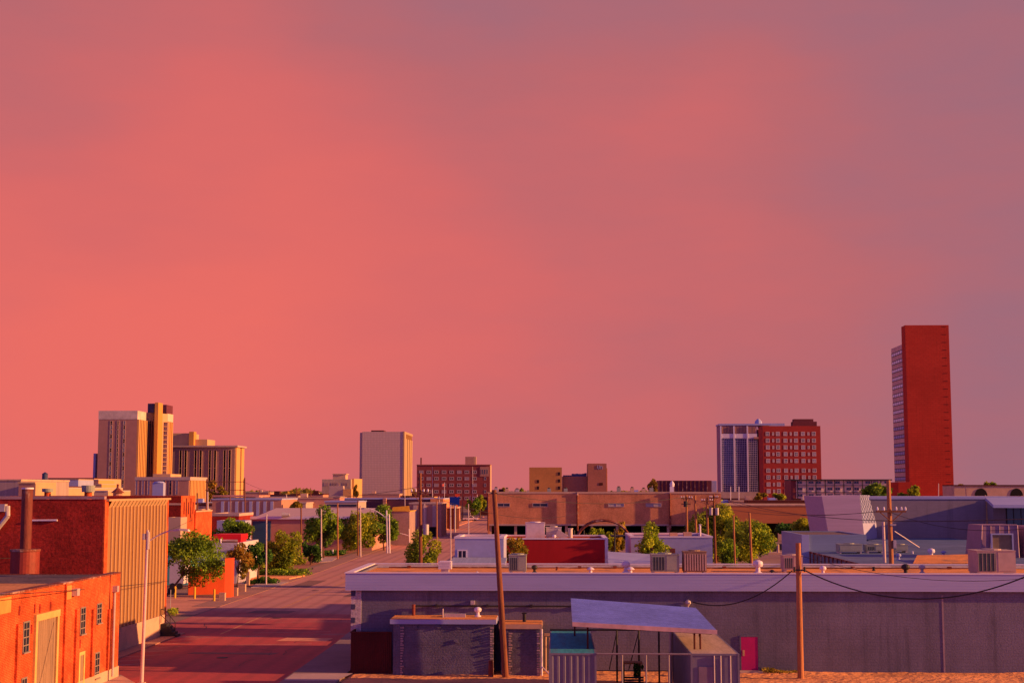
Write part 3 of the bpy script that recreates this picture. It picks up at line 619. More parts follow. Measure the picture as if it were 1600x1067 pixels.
def tree(name, label, pxc, Y, px0, px1, py0, py1, kind, n=3500, ls=.22, seed=1, trunk_px=None, group=None, blobs=12, z0=0., tr=.16, cat='tree'):
    s_ = Y / F; x = gx(pxc, Y, 850); cx = gx((px0 + px1) / 2, Y, 850); zt, zb = gz(py0, Y), gz(py1, Y); rx = (px1 - px0) / 2 * s_; rz = (zt - zb) / 2
    r = T(name, label, cat, (x, Y, z0), group); c = (cx, Y, (zt + zb) / 2)
    v, m_, cs = crown_mesh(c, rx * 1.16, rx * 1.0, rz * 1.12, n, ls, seed, blobs)
    me = bpy.data.meshes.new('crown'); k_ = len(m_); vv = v - np.array(ORG[r.name])
    me.vertices.add(len(vv)); me.vertices.foreach_set('co', vv.ravel()); me.loops.add(4 * k_); me.loops.foreach_set('vertex_index', np.arange(4 * k_))
    me.polygons.add(k_); me.polygons.foreach_set('loop_start', np.arange(k_) * 4); me.polygons.foreach_set('loop_total', np.full(k_, 4))
    for q in leaves(kind): me.materials.append(q)
    me.polygons.foreach_set('material_index', m_.astype(np.int32)); me.update(); me.validate()
    o = bpy.data.objects.new('crown' if cat == 'tree' else 'foliage', me); COL.objects.link(o); o.parent = r
    b = MB(); base = Vector((x, Y, z0)); fork = Vector((cx + (x - cx) * .45, Y, max(z0 + .3, zb + rz * .25))); b.cyl(base, fork, tr, tr * .7, 8)
    for d, br_, mi in cs[:9]:
        e = Vector((c[0] + d[0] * rx, c[1] + d[1] * rx, c[2] + d[2] * rz)); b.cyl(fork, fork.lerp(e, .55) + Vector((0, 0, rz * .05)), tr * .5, tr * .28, 5); b.cyl(fork.lerp(e, .55) + Vector((0, 0, rz * .05)), e, tr * .28, tr * .1, 5)
    b.build('trunk' if cat == 'tree' else 'stems', M_bark, r); return r
# ------------------------------------------------------------------ orange brick building, lower left
OX = -26.4; OY1 = 85.8; OZ = 6.2; OY0 = 58.
r = T('orange_brick_building', 'low orange brick building with a tall boarded loading door at the lower left', 'building', (OX - 10, 72, 0))
w = MB(); w.bx(OX - .35, OX, OY0, OY1, 0, OZ); w.bx(-55, OX - .35, OY1 - .35, OY1, 0, OZ - .13)
yb = onx(98, 1000, OX).y
w.bx(OX + .002, OX + .12, yb, OY1 + .01, .0, OZ - .001)
w.build('wall', M_orange, r)
c = MB(); c.bx(OX - .4, OX + .16, OY0, OY1 + .06, OZ + .002, OZ + .09); c.bx(-55, OX - .4, OY1 - .1, OY1 + .06, OZ - .12, OZ - .04); c.build('coping', M_rust, r)
MB().solid([(-55, 81.5, OZ - .22), (OX - .42, 79.5, OZ - .2), (OX - .42, OY1 - .11, OZ - .09), (-55, OY1 - .11, OZ - .09)], (0, 0, -.2)).build('roof', mat('tarred_gravel_roof', (.13, .085, .10), .95, .3, .6, bump=.6, dirt=(.07, .045, .06)), r)
MB().solid([(-55, OY0, OZ - .45), (OX - .42, OY0, OZ - .45), (OX - .42, 79.49, OZ - .21), (-55, 81.49, OZ - .23)], (0, 0, -.2)).build('roof_gravel', mat('sunlit_gravel_roof', (.62, .26, .10), .95, .3, .5, bump=.5, dirt=(.26, .13, .10)), r)  # front strip's orange sunlight is painted into the gravel colour
c = MB(); c.bx(OX + .121, OX + .17, yb, OY1 + .02, 0, .75); c.bx(OX + .003, OX + .05, OY0, yb - .003, 0, .75); c.build('plinth', M_conc, r)
OXf = OX + .12
def Yp(px, X): return onx(px, 1000, X).y
for px in (24, 115.5, 141.5, 166.5):
    X = OX if px < 98 else OXf; y = Yp(px, X); zt = onx(px, 952 if px > 98 else 975, X).z
    box(X + .002, X + .13, y, y + .45, .76, min(zt, OZ - .5)).build('pilaster', M_orange, r)
# patches of newer render
c = MB(); y0, y1 = yb + .02, Yp(109, OXf); c.bx(OXf + .002, OXf + .02, y0, y1, onx(103, 936, OX).z, OZ - .12); c.build('plaster_patch', mat('orange_plaster', (.72, .26, .07), .9), r); c = MB(); y0, y1 = Yp(-6, OX), Yp(15, OX); c.bx(OX + .002, OX + .02, y0, y1, onx(7, 958, OX).z, OZ - .12); c.build('plaster_patch', mat('orange_plaster', (.72, .26, .07), .9), r)
# big boarded door
y0, y1 = Yp(55, OX), Yp(85, OX); zt = onx(70, 962, OX).z; dd = MB()
n = 9
for i in range(n): ya = y0 + (y1 - y0) * i / n; dd.bx(OX + .01, OX + .05, ya + .01, ya + (y1 - y0) / n - .01, .3, zt - .15)
do = dd.build('loading_door', M_planks, r)
bb = MB(); bb.solid([(OX + .052, y0 + .1, .5), (OX + .052, y0 + .35, .5), (OX + .052, y1 - .1, zt - .4), (OX + .052, y1 - .35, zt - .4)], (.03, 0, 0)); bb.build('brace', M_planks, do)
c = MB(); c.bx(OX + .003, OX + .14, y0 - .3, y0 - .02, .0, zt - .14); c.bx(OX + .003, OX + .14, y1 + .02, y1 + .3, .0, zt - .14); c.bx(OX + .003, OX + .16, y0 - .35, y1 + .35, zt - .138, zt + .2); c.build('door_surround', mat('cream_surround', (.66, .40, .14), .8, .15, 1), r)
M_wframe = mat('grey_window_frame', (.26, .20, .18), .7)
for a, b_, c0, c1, X in ((35, 45, 970, 1020, OX), (35, 44, 1057, 1110, OX), (124, 132, 948, 992, OXf), (149.5, 157, 942, 975, OXf), (148.5, 156, 1018, 1060, OXf)):
    ya, yb2 = Yp(a, X), Yp(b_, X); z1_, z0_ = onx((a + b_) / 2, c0, X).z, onx((a + b_) / 2, c1, X).z
    window(r, (X + .001, (ya + yb2) / 2, (z0_ + z1_) / 2), yb2 - ya, z1_ - z0_, '+x', M_wframe, M_glass, (1, 3), .08, .04, sill=.08)
ya, yb2 = Yp(123, OXf), Yp(132, OXf); zt = onx(128, 1020, OXf).z
window(r, (OXf, (ya + yb2) / 2, zt / 2 + .1), yb2 - ya, zt, '+x', mat('cream_door_frame', (.75, .48, .16), .7), M_planks, (0, 0), .18, .07, name='side_door')
y = Yp(174.5, OXf); d = MB(); d.cyl((OXf + .1, y, .3), (OXf + .1, y, OZ - .7), .07, n=8); d.bx(OXf, OXf + .3, y - .17, y + .2, OZ - 1.0, OZ - .65); d.build('downspout', M_metal, r)
p_ = onx(114, 925, OXf); d = MB(); d.bx(OXf, OXf + .3, p_.y - .2, p_.y + .25, p_.z - .18, p_.z + .2); d.build('wall_lamp', M_metal, r)
g = random.Random(11); d = MB()
for px, py in ((30, 951), (54, 948), (62, 948), (79, 944), (90, 970), (125, 1003), (49, 980), (30, 990)): q = onx(px, py, OX if px < 98 else OXf); d.bx(q.x, q.x + .02, q.y - .09, q.y + .09, q.z - .3, q.z + .15); d.build('tie_plate', M_red, r); d = MB()
# smokestack
yc = 89.; xc = gx(40, yc, 850); r = T('smokestack', 'rusty peeling metal smokestack rising from a fat round drum', 'smokestack', (xc, yc, 0))
MB().cyl((xc, yc, 0), (xc, yc, gz(862, yc)), .88, n=28).build('drum', mat('drum_red', (.24, .035, .025), .55, .3, .8, dirt=(.28, .04, .03)), r, smooth=False)
MB().cyl((xc, yc, gz(862, yc) + .002), (xc, yc, gz(858.5, yc)), .93, n=28).build('drum_lid', M_rust, r)
st = mat('peeling_pipe', (.16, .035, .028), .7, .3, .9, stretch=(1, 1, .4), dirt=(.70, .50, .46), bump=.3)
MB().cyl((xc, yc, gz(858.5, yc) + .002), (xc, yc, gz(764, yc)), .34, n=24).build('pipe', st, r)
MB().cyl((xc, yc, gz(764, yc) + .001), (xc, yc, gz(761.5, yc)), .38, n=24).build('rim', M_cap, r)
# warehouse with ribbed side
RX = -30.6; RY0 = 95.8; RY1 = 111.6; RZ = 10.55
r = T('ribbed_warehouse', 'tall dark red brick warehouse with a tan ribbed metal side facing the street', 'building', (RX - 12, 103, 0))
w = MB(); w.bx(-70, RX, RY0, RY0 + .35, 0, RZ); w.bx(-70, RX, RY1 - .35, RY1, 0, RZ - .05); w.bx(RX - .35, RX, RY0 + .35, RY1 - .35, 0, RZ - .05)
w.build('wall', M_red, r)
ya, yb2 = RY0 + .75, RY1 - .75
MB().bx(RX + .002, RX + .10, RY0 + .001, ya, 0, RZ - .02).build('corner_pier', M_orange, r); MB().bx(RX + .002, RX + .10, yb2, RY1 + .01, 0, RZ - .02).build('corner_pier', M_orange, r)  # same brick as the front, with sunlit orange painted in
s_ = MB(); n = 17; st_ = (yb2 - ya) / n; zb3 = 1.62
s_.bx(RX + .003, RX + .06, ya + .002, yb2 - .002, zb3, RZ - .25); s_.build('metal_siding', M_tan, r)
s_ = MB()
for i in range(n): y = ya + st_ * (i + .8); s_.bx(RX + .061, RX + .17, y, y + .14, zb3 + .01, RZ - .45)
s_.build('ribs', M_tan2, r)
s_ = MB(); s_.bx(RX - .3, RX + .32, ya - .6, yb2 + .6, RZ - .12, RZ + .02)
for i in range(n):
    y = ya + st_ * i; s_.poly([(RX + .062, y + .1, RZ - .55), (RX + .062, y + st_ - .05, RZ - .55), (RX + .3, y + st_ - .05, RZ - .121), (RX + .3, y + .1, RZ - .121)])
s_.build('eave', M_tan2, r)
MB().bx(RX + .003, RX + .22, ya + .002, yb2 - .002, 0, zb3 - .003).build('concrete_base', M_conc, r)
MB().bx(-70, RX + .04, RY0 - .06, RY0 + .4, RZ + .021, RZ + .22).build('coping', mat('coping_mauve', (.40, .24, .26), .8), r)
box(-70, RX - .36, RY0 + .36, RY1 - .36, RZ - .5, RZ - .3).build('roof', M_tar, r)
MB().cyl((gx(49, RY0, 813), RY0 - .08, gz(813.5, RY0)), (gx(90, RY0, 813), RY0 - .08, gz(813, RY0)), .07, n=8).build('wall_pipe', M_cap, r)
p1, p2, p3, p4 = at(12, 790, RY0 - .25), at(12, 806, RY0 - .25), at(-4, 826, RY0 - .25), at(5, 792, RY0 - .25)
d = MB(); d.tube([p1, p2, p3], .17, 8); d.bx(p4.x - .3, p4.x + .2, RY0 - .5, RY0 - .01, p4.z - .3, p4.z + .2); d.build('duct', M_metal, r)
for px, w_, lab in ((74.5, 8, 'smaller hooded vent with an orange throat on the warehouse roof, left of the smokestack gap'), (138, 9.5, 'larger galvanised vent cap with an orange throat at the warehouse roof corner')):
    yy = 97.5; x = gx(px, yy); rr = T('roof_vent', lab, 'roof vent', (x, yy, RZ - .3)); ss = yy / F
    MB().cyl((x, yy, RZ - .3), (x, yy, gz(768.5, yy)), w_ * .62 * ss, n=16).build('throat', M_orange, rr)
    MB().cyl((x, yy, gz(768.5, yy)), (x, yy, gz(758 if w_ > 9 else 763, yy)), w_ * ss * 1.05, w_ * ss * 1.12, 18).build('cap', M_acgrey, rr)
xs = RX + .25; r = T('entry_steps', 'small dark steps with a thin handrail at the warehouse corner', 'steps', (xs + .8, 110.4, 0))
s_ = MB()
for i in range(5): s_.bx(xs, xs + 1.25 - i * .2, 109.6, 110.7, i * .2, (i + 1) * .2 - .002)
s_.build('treads', M_dark, r)
s_ = MB(); s_.tube([(xs + .1, 109.3, 1.1), (xs + .1, 109.3, 2.15), (xs + .4, 109.3, 2.1), (xs + 1.2, 109.3, 1.15), (xs + 1.2, 109.3, .1)], .03); s_.tube([(xs + .1, 109.3, 1.7), (xs + 1.2, 109.3, .7)], .025); s_.tube([(xs + .8, 109.3, .2), (xs + .8, 109.3, 1.9)], .025); s_.build('handrail', M_dark, r)

# ------------------------------------------------------------------ buildings behind, left
def side_block(name, label, X, px0, px1, pt, left, wm, rm, cat='building', z0=0., py=None):
    """building whose street side lies on plane X between two photo columns; top read at px0"""
    y0, y1 = onx(px0, py or 790, X).y, onx(px1, py or 790, X).y; zt = onx(px0, pt, X).z
    r = T(name, label, cat, (X - left / 2, y0 + 3, z0)); w = MB(); w.bx(X - left, X, y0, y0 + .3, z0, zt); w.bx(X - .3, X, y0 + .3, y1, z0, zt); w.bx(X - left, X - .3, y1 - .3, y1, z0, zt)
    w.build('wall', wm, r); box(X - left, X - .3, y0 + .3, y1 - .3, zt - .5, zt - .35).build('roof', rm, r); return r, y0, y1, zt
X2 = gx(283, 180, 790)
r, y0, y1, zt = side_block('brick_building', 'orange red brick building with slit windows right behind the ribbed warehouse', X2, 283, 305, 774.5, 22, M_orange, M_tar)
MB().bx(X2 - 22, X2 - .01, y0 - .05, y0 - .002, gz(808, y0), gz(775, y0)).build('shaded_facade', M_red, r)  # shade of the front painted in as a darker red brick sheet
MB().bx(X2 - 22, X2 - .02, y0 - .10, y0 - .052, gz(789, y0), gz(786, y0)).build('band', M_conc, r)
for i, px in enumerate((287.5, 291, 294.5, 298, 301.5)):
    q = onx(px, 792, X2); zc, hh = (onx(px, 791, X2).z, .9) ; window(r, (X2, q.y, zc - .2), .45, 2.6 if i % 2 else 1.6, '+x', M_red, M_black, (0, 0), .06, .03, sub=False)
r3, y0, y1, zt = side_block('brick_building', 'lower flat roofed orange brick building next to the slit window block', X2 + .2, 306, 331.5, 798, 20, M_orange, M_tar)
MB().bx(X2 + .202, X2 + .26, y0, y1, zt - .15, zt + .02).build('coping', M_conc, r3)
Yc = 176.; r, x0, x1, zt = blockb('storefront', 'cream block shop front below the shaded red brick wall behind the ribbed warehouse', 'building', 262, 283.5, 808, Yc, 3, M_cream, M_tar)
# white shed, red canopy, orange wall
r, x0, x1, zt = blockb('shed', 'white walled flat roofed shed in front of the red portal', 'building', 300, 373, 848, 172, 12, M_white, M_conc2, par=.15)
MB().cyl((gx(346.5, 176), 176, zt - .2), (gx(346.5, 176), 176, gz(842, 176)), .12, n=8).build('vent_pipe', M_cap, r)
Yr = 178.; r = T('red_portal', 'bright red steel portal frame rising behind the white shed', 'canopy', (gx(356, Yr), Yr, 0)); xa, xb = gx(335, Yr), gx(378, Yr)
MB().bx(xa, xb, Yr, Yr + 4, gz(843, Yr), gz(835, Yr)).build('roof_beam', mat('portal_red', (.75, .012, .02), .55, .1, 1), r)
MB().bx(gx(373, Yr), xb, Yr - .02, Yr + 3, 0, gz(843, Yr) - .002).build('post', MATS['portal_red'], r); MB().bx(xa, xa + .3, Yr + .1, Yr + 3, 0, gz(843, Yr) - .002).build('post', MATS['portal_red'], r)
P0, P1 = gnd(294, 929), gnd(352, 929); P0.y += 0; ang = Vector((P1.x - P0.x, 1.7, 0)); n_ = Vector((ang.y, -ang.x, 0)).normalized() * -.3
zt = gz(886, P0.y); r = T('painted_wall', 'bright orange painted wall with a taller pillar, under the leaning tree', 'wall', ((P0.x + P1.x) / 2, P0.y, 0))
E1 = P0 + ang; MB().prism([(P0.x, P0.y), (E1.x, E1.y), (E1.x + n_.x, E1.y + n_.y), (P0.x + n_.x, P0.y + n_.y)], 0, zt).build('panel', M_orangewall, r)
pz = gz(873, 149); xp0, xp1 = gx(351.5, 149.5, 900), gx(360, 149.5, 900); MB().prism([(xp0, 149.4), (xp1, 149.9), (xp1, 151.2), (xp0, 151.2)], 0, pz).build('pillar', M_orangewall, r)
for i, (a, b_, py, h_) in enumerate(((342, 351, 938.5, .75), (358.5, 370.5, 931, .8), (371.5, 383, 924.5, .8), (384, 389, 914, 1.5))):
    q = gnd((a + b_) / 2, py); x0, x1 = gx(a, q.y, py), gx(b_, q.y, py)
    MB().bx(x0, x1, q.y, q.y + .5, 0, h_).bx(x0 - .02, x1 + .02, q.y - .02, q.y + .52, h_ + .001, h_ + .06).thing('low_wall', M_conc, ['short cream low wall block touching the orange pillar on its left', 'cream low wall block just right of the orange pillar', 'second cream low wall block right of the orange pillar', 'taller narrow cream pier by the little railing'][i], 'wall', q)
q = gnd(378, 915); r = T('railing', 'small pale metal railing between the cream low walls', 'railing', q); d = MB(); x0, x1 = gx(372, q.y, 910), gx(384, q.y, 910)
for i in range(8): x = x0 + (x1 - x0) * i / 7; d.cyl((x, q.y + .1, 0), (x, q.y + .1, 1.1), .03, n=5)
d.tube([(x0, q.y + .1, 1.1), (x1, q.y + .1, 1.1)], .04); d.build('bars', M_cap, r)
bl = None
for i, (px, py) in enumerate(((273.3, 934), (304, 935), (334.5, 939))):
    q = gnd(px, py)
    if bl is None:
        bl = T('bollard', 'yellow bollard nearest the ribbed warehouse', 'bollard', q, 'yellow bollards in the parking lot'); MB().cyl(q, q + Vector((0, 0, 1.15)), .11, n=10).build('post', M_yellow, bl); MB().lathe(q + Vector((0, 0, 1.152)), [(.11, 0), (.07, .06), (.01, .08)], 10).build('cap', M_yellow, bl)
    else:
        c = copy_tree(bl); c.location = q; ORG[c.name] = q; c['label'] = ['', 'yellow bollard in front of the orange wall, middle of the three', 'yellow bollard beside the cream low wall, rightmost of the three'][i]
q = gnd(262, 921); x0, x1 = gx(268, 162), gx(290, 162); r = T('trailer', 'white box trailer parked behind the leaning tree', 'trailer', ((x0 + x1) / 2, 163, 0)); MB().bx(x0, x1, 162, 165, .6, 3.4).build('body', M_white, r)
for xx in (x0 + .4, x1 - .4): MB().cyl((xx, 161.9, .35), (xx, 162.2, .35), .35, n=12).build('wheel', M_dark, r)
x0, x1 = gx(268, 170), gx(300, 170); MB().bx(x0, x1, 169, 173, 0, gz(852, 170)).bx(x0 - .2, x1 + .2, 168.8, 173.2, gz(852, 170) + .01, gz(849.5, 170)).thing('kiosk', mat('kiosk_teal', (.10, .40, .36), .7), 'small teal topped kiosk hidden behind the leaning tree', 'building', ((x0 + x1) / 2, 171, 0))
q = gnd(266, 955); r = T('stop_sign', 'street sign seen from behind, half hidden at the warehouse corner', 'sign', q)
MB().cyl(q, q + Vector((0, 0, 2.0)), .035, n=6).build('post', M_metal, r)
oc = [(q.x + .05 + .38 * math.cos(R(22.5 + 45 * i)), q.y, 1.9 + .38 * math.sin(R(22.5 + 45 * i))) for i in range(8)]; MB().solid(oc, (0, .02, 0)).build('sign_plate', M_dark, r)

# long pink warehouse
YL = 265.; x0, x1 = gx(375, YL), gx(582, YL); zt = gz(808.5, YL); zr = gz(793.5, YL + 24); r = T('long_warehouse', 'long pinkish tan warehouse with a pale low pitched metal roof and a blue door', 'building', ((x0 + x1) / 2, YL + 20, 0))
M_pw = mat('pink_stucco', (.52, .25, .20), .85, .1, .05, dirt=(.44, .2, .17))
MB().bx(x0, x1, YL, YL + .4, 0, zt).bx(x1 - .4, x1, YL + .4, YL + 24, 0, zt).bx(x0, x0 + .4, YL + .4, YL + 24, 0, zt).build('wall', M_pw, r)
rf = MB(); xs0 = gx(398, YL)
rf.solid([(xs0, YL - .3, zt + .02), (x1 + .3, YL - .3, zt + .02), (x1 + .3, YL + 24, zr), (gx(432, YL + 24), YL + 24, zr)], (0, 0, -.25)); rf.build('roof', mat('pale_roof_metal', (.62, .42, .38), .6, .06, .1, stretch=(3, .3, 1)), r)
MB().bx(x0 - .1, x1 + .3, YL - .45, YL - .31, zt - .3, zt + .25).build('gutter', M_cap, r)
MB().bx(gx(396, YL), gx(424, YL), YL - .12, YL - .002, .1, gz(814, YL)).build('roller_door', M_blue, r, 'large dark blue roller door')
MB().bx(gx(392.5, YL), gx(395, YL), YL - .2, YL - .002, 0, gz(812, YL)).build('door_post', M_conc, r)
d = MB(); q = at(448, 804, YL); d.cyl((q.x - .7, YL - .8, q.z), (q.x + .7, YL - .8, q.z), .5, .25, 12); d.build('roof_vent', M_metal, r)
x2, x3 = gx(606, 291), gx(640, 291); r = T('gabled_shed', 'mauve shed with a yellow gable band at the right end of the long warehouse', 'building', ((x2 + x3) / 2, 293, 0))
MB().bx(x2, x3, 291, 303, 0, gz(799, 291)).build('wall', mat('mauve_stucco', (.34, .22, .22), .85), r); MB().bx(x2 - .2, x3 + .2, 290.8, 303, gz(799, 291) + .002, gz(798, 291)).solid([(gx(612, 290.7), 290.7, gz(797.5, 290.7)), (gx(640, 290.7), 290.7, gz(797.5, 290.7)), (gx(639, 290.7), 290.7, gz(790, 290.7)), (gx(614, 290.7), 290.7, gz(792, 290.7))], (0, .3, 0)).build('roof_band', M_yellow, r)
# low mauve sheds on the left beyond
r, *_ = blockb('brick_shed', 'low dark brick shed with a white roof edge left of the long warehouse', 'building', 331, 374, 806, 255, 12, M_red, M_conc2, capm=M_conc2, cap=.5)
r, *_ = blockb('metal_shed', 'lilac metal shed front left of the blue door, behind the round tree', 'building', 340, 384, 813, 245, 5, M_lav, M_conc2)

# ------------------------------------------------------------------ right middle ground
YW = 108.; r, x0, x1, zt = blockb('white_building', 'small white walled building with white coping beyond the grey roof, left of the red building', 'building', 711, 787, 841.5, YW, 6, M_lav, M_gravel, capm=M_cap, cap=.16, par=.25)
window(r, ((gx(722.5, YW)), YW, gz(866.5, YW)), .72, .75, '-y', M_cap, M_glass, (1, 0), .08, .05)
Ym = 105.; MB().solid([(gx(702, Ym), 102.6, 5.75), (gx(790, Ym), 102.6, 5.75), (gx(790, Ym), 107.9, 6.15), (gx(704, Ym), 107.9, 6.15)], (0, 0, -.15)).thing('metal_roof', mat('ridged_blue_roof', (.34, .36, .48), .5, .2, .6, stretch=(8, .2, 1)), 'low ridged blue metal lean-to roof just beyond the grey building', 'roof', (gx(740, Ym), Ym, 5.7))
YR = 124.; r, x0, x1, zt = blockb('red_building', 'flat roofed red painted building with white trim in the middle', 'building', 781, 948.5, 842.5, YR, 9, M_redpaint, M_gravel, capm=M_cap, cap=.12, par=.12)
MB().bx(x1 - .22, x1 + .05, YR - .08, YR - .052, 0, zt).build('corner_trim', M_cap, r)
def ac(label, px0, px1, pt, Y, z0, m, kind=0, depth=None, name='rooftop_unit', group=None):
    x0, x1 = gx(px0, Y), gx(px1, Y); zt = gz(pt, Y); d_ = depth or min(1.6, (x1 - x0) * .9)
    r = T(name, label, 'air conditioner', ((x0 + x1) / 2, Y + d_ / 2, z0), group); zz = z0 + .16
    f = MB(); f.bx(x0 + .05, x0 + .2, Y + .05, Y + d_ - .05, z0, zz); f.bx(x1 - .2, x1 - .05, Y + .05, Y + d_ - .05, z0, zz); f.build('skid', M_metal, r)
    b = MB(); b.bx(x0, x1, Y, Y + d_, zz + .001, zt); b.build('cabinet', m, r)
    g = MB()
    if kind == 0:      # dark coil grille plus panel lines
        g.bx(x0 + .06, x0 + (x1 - x0) * .48, Y - .02, Y - .001, zz + .1, zt - .12); g.build('coil_grille', mat('coil_dark', (.07, .085, .09), .7, .3, 3), r)
        g = MB(); xm = x0 + (x1 - x0) * .55
        g.bx(xm, xm + .02, Y - .015, Y - .001, zz + .05, zt - .05); g.bx(xm + .1, x1 - .08, Y - .018, Y - .001, zz + .1, zz + .12)
        for i in range(5): x = x0 + .06 + (x1 - x0) * .42 * i / 4; g.bx(x, x + .025, Y - .035, Y - .021, zz + .1, zt - .12)
        g.build('ribs', m, r)
    elif kind == 1:
        n = 9
        for i in range(n): x = x0 + (x1 - x0) * (i + .3) / n; g.bx(x, x + (x1 - x0) / n * .45, Y - .06, Y - .001, zz + .08, zt - .12)
        g.build('louvres', M_conc2, r)
    else: g.bx(x0 + .08, x1 - .08, Y - .015, Y - .001, zz + .1, zt - .1); g.build('panel', m, r)
    t_ = MB(); t_.bx(x0 - .03, x1 + .03, Y - .03, Y + d_ + .03, zt + .001, zt + .05); t_.cyl(((x0 + x1) / 2, Y + d_ / 2, zt + .051), ((x0 + x1) / 2, Y + d_ / 2, zt + .12), d_ * .3, n=14); t_.build('lid', m, r)
    return r
DK = ZT - .18
ac('boxy grey air conditioner with a glassy coil on the gravel roof, beside the leaning pole', 795, 822, 868, 92.5, DK, M_acgrey, 0, 1.4)
ac('wide low grey green air conditioner left of the louvred one on the gravel roof', 1017, 1060, 866.5, 92.5, DK, M_acgrey, 0, 1.5)
ac('tall louvred beige air conditioner on the gravel roof', 1067, 1102.5, 862, 92.5, DK, M_planks, 1, 1.3)
ac('beige air conditioner on the gravel roof half hidden behind the short pale pole', 1222, 1252, 868, 95, DK, M_conc2, 0, 1.3)
ac('largest pale grey air conditioner near the right edge of the gravel roof', 1523, 1583, 860, 92, DK, M_conc2, 0, 2)
def louvre_box(px0, px1, pt, Y, z0, label):
    x0, x1 = gx(px0, Y), gx(px1, Y); zt = gz(pt, Y); r = T('roof_vent', label, 'roof vent', ((x0 + x1) / 2, Y + .4, z0)); b = MB()
    b.bx(x0 + .15, x1 - .15, Y + .1, Y + .7, z0, z0 + .35); b.build('base', M_metal, r); b = MB(); n = 5
    for i in range(n): z = z0 + .36 + (zt - z0 - .36) * i / n; b.bx(x0 - .02, x1 + .02, Y, Y + .85, z, z + (zt - z0 - .36) / n * .7); b.bx(x0 + .06, x1 - .06, Y + .08, Y + .77, z + (zt - z0 - .36) / n * .7, z + (zt - z0 - .36) / n - .002)
    b.build('louvre_hood', M_cap, r)
louvre_box(686, 705, 876.5, 91.5, DK, 'white louvred box vent near the left end of the gravel roof')
for px, Y, s_, k_, m_, lab in ((746, 92, .35, 1, M_cap, 'tiny pale vent pipe left of the leaning pole on the gravel roof'), (835, 93.5, .75, 0, M_dark, 'dark round vent between the boxy air conditioner and the squat white vent'),
    (922, 92.5, .85, 1, M_cap, 'squat white vent left of the double turbine vent'), (977, 94, 1.1, 0, M_cap, 'white turbine vent with a wide skirt in mid roof'), (984, 92.3, .9, 1, M_cap, 'low white cap vent right beside the wide skirted turbine'),
    (1182, 93.5, 1.25, 0, M_cap, 'plump white turbine vent right of the louvred air conditioner'), (1204, 92.2, .6, 1, M_dark, 'low dark blue vent lying between the plump turbine and the short pole'), (1283, 92.5, .8, 0, M_cap, 'small white turbine vent right of the short pale pole'),
    (1411.5, 92.3, 1.0, 0, M_dark, 'larger dark turbine vent on the right half of the gravel roof'), (1437, 94, .8, 0, M_metal, 'smaller grey turbine vent right of the dark turbine'), (1362, 97, .5, 1, M_dark, 'dark flat vent far back on the gravel roof behind the cables'),
    (702, 98, .4, 1, M_dark, 'dark low vent at the back left of the gravel roof'), (870, 97, .45, 1, M_rust, 'rusty low vent near the back flashing, left of mid roof')):
    turbine(gx(px, Y), Y, DK, s_, lab, m_, k_)
zR = gz(842.5, YR) - .12
ac('large white air handler on the red building roof', 821, 851, 817, 127, zR, M_white, 2, 1.6)
ac('low grey duct box right of the white air handler on the red building', 853, 877, 824, 128, zR, M_metal, 2, 1.2)
MB().solid([(gx(872, 127), 127, gz(827, 127)), (gx(889, 127), 127, gz(838, 127)), (gx(880, 127), 127, gz(840, 127)), (gx(866, 127), 127, gz(838, 127))], (0, 1, 0)).thing('duct', M_metal, 'sloping grey metal duct on the red building roof', 'duct', (gx(880, 127), 127, zR))
MB().cyl((gx(891, 127), 127.4, zR), (gx(891, 127), 127.4, gz(826, 127)), .2, n=12).cyl((gx(891, 127), 127.4, gz(826, 127)), (gx(891, 127), 127.4, gz(825, 127)), .25, n=12).thing('exhaust_stack', M_metal, 'short metal exhaust stack on the red building roof', 'roof vent', (gx(891, 127), 127.4, zR))
turbine(gx(865.5, 125.5), 125.5, zR, .7, 'small white turbine vent in front of the grey duct box on the red building')
# lavender sloped roofs and box
MB().solid([(gx(948, 108), 104.5, 5.3), (gx(1020, 108), 104.5, 5.3), (gx(1016, 122), 122, gz(865, 122)), (gx(948.5, 122), 122, gz(861, 122))], (0, 0, -.2)).thing('metal_roof', M_lav, 'sloping lilac metal roof right of the red building', 'roof', (gx(985, 112), 112, 5))
r, x0, x1, zt = blockb('lilac_building', 'lilac block building with a cluttered flat roof behind the louvred air conditioner', 'building', 985, 1112, 840, 128, 10, M_lav, M_gravel, capm=M_cap, cap=.15, par=.2)
for a, b_, pt in ((1046, 1058, 832), (1068, 1080, 831)): MB().bx(gx(a, 131), gx(b_, 131), 131, 132, zt - .2, gz(pt, 131)).build('roof_box', M_conc, r)
MB().cyl((gx(1093, 131), 131, zt - .2), (gx(1093, 131), 131, gz(820, 131)), .09, n=8).bx(gx(1091.3, 131), gx(1095, 131), 130.85, 131.15, gz(820, 131), gz(818.5, 131)).build('flue', M_cap, r)
MB().bx(gx(1046, 112), gx(1054, 112), 112, 112.5, 5, gz(856.5, 112)).thing('roof_hatch', M_rust, 'small rust red box sticking up behind the wide air conditioner', 'roof vent', (gx(1050, 112), 112, 5.5))
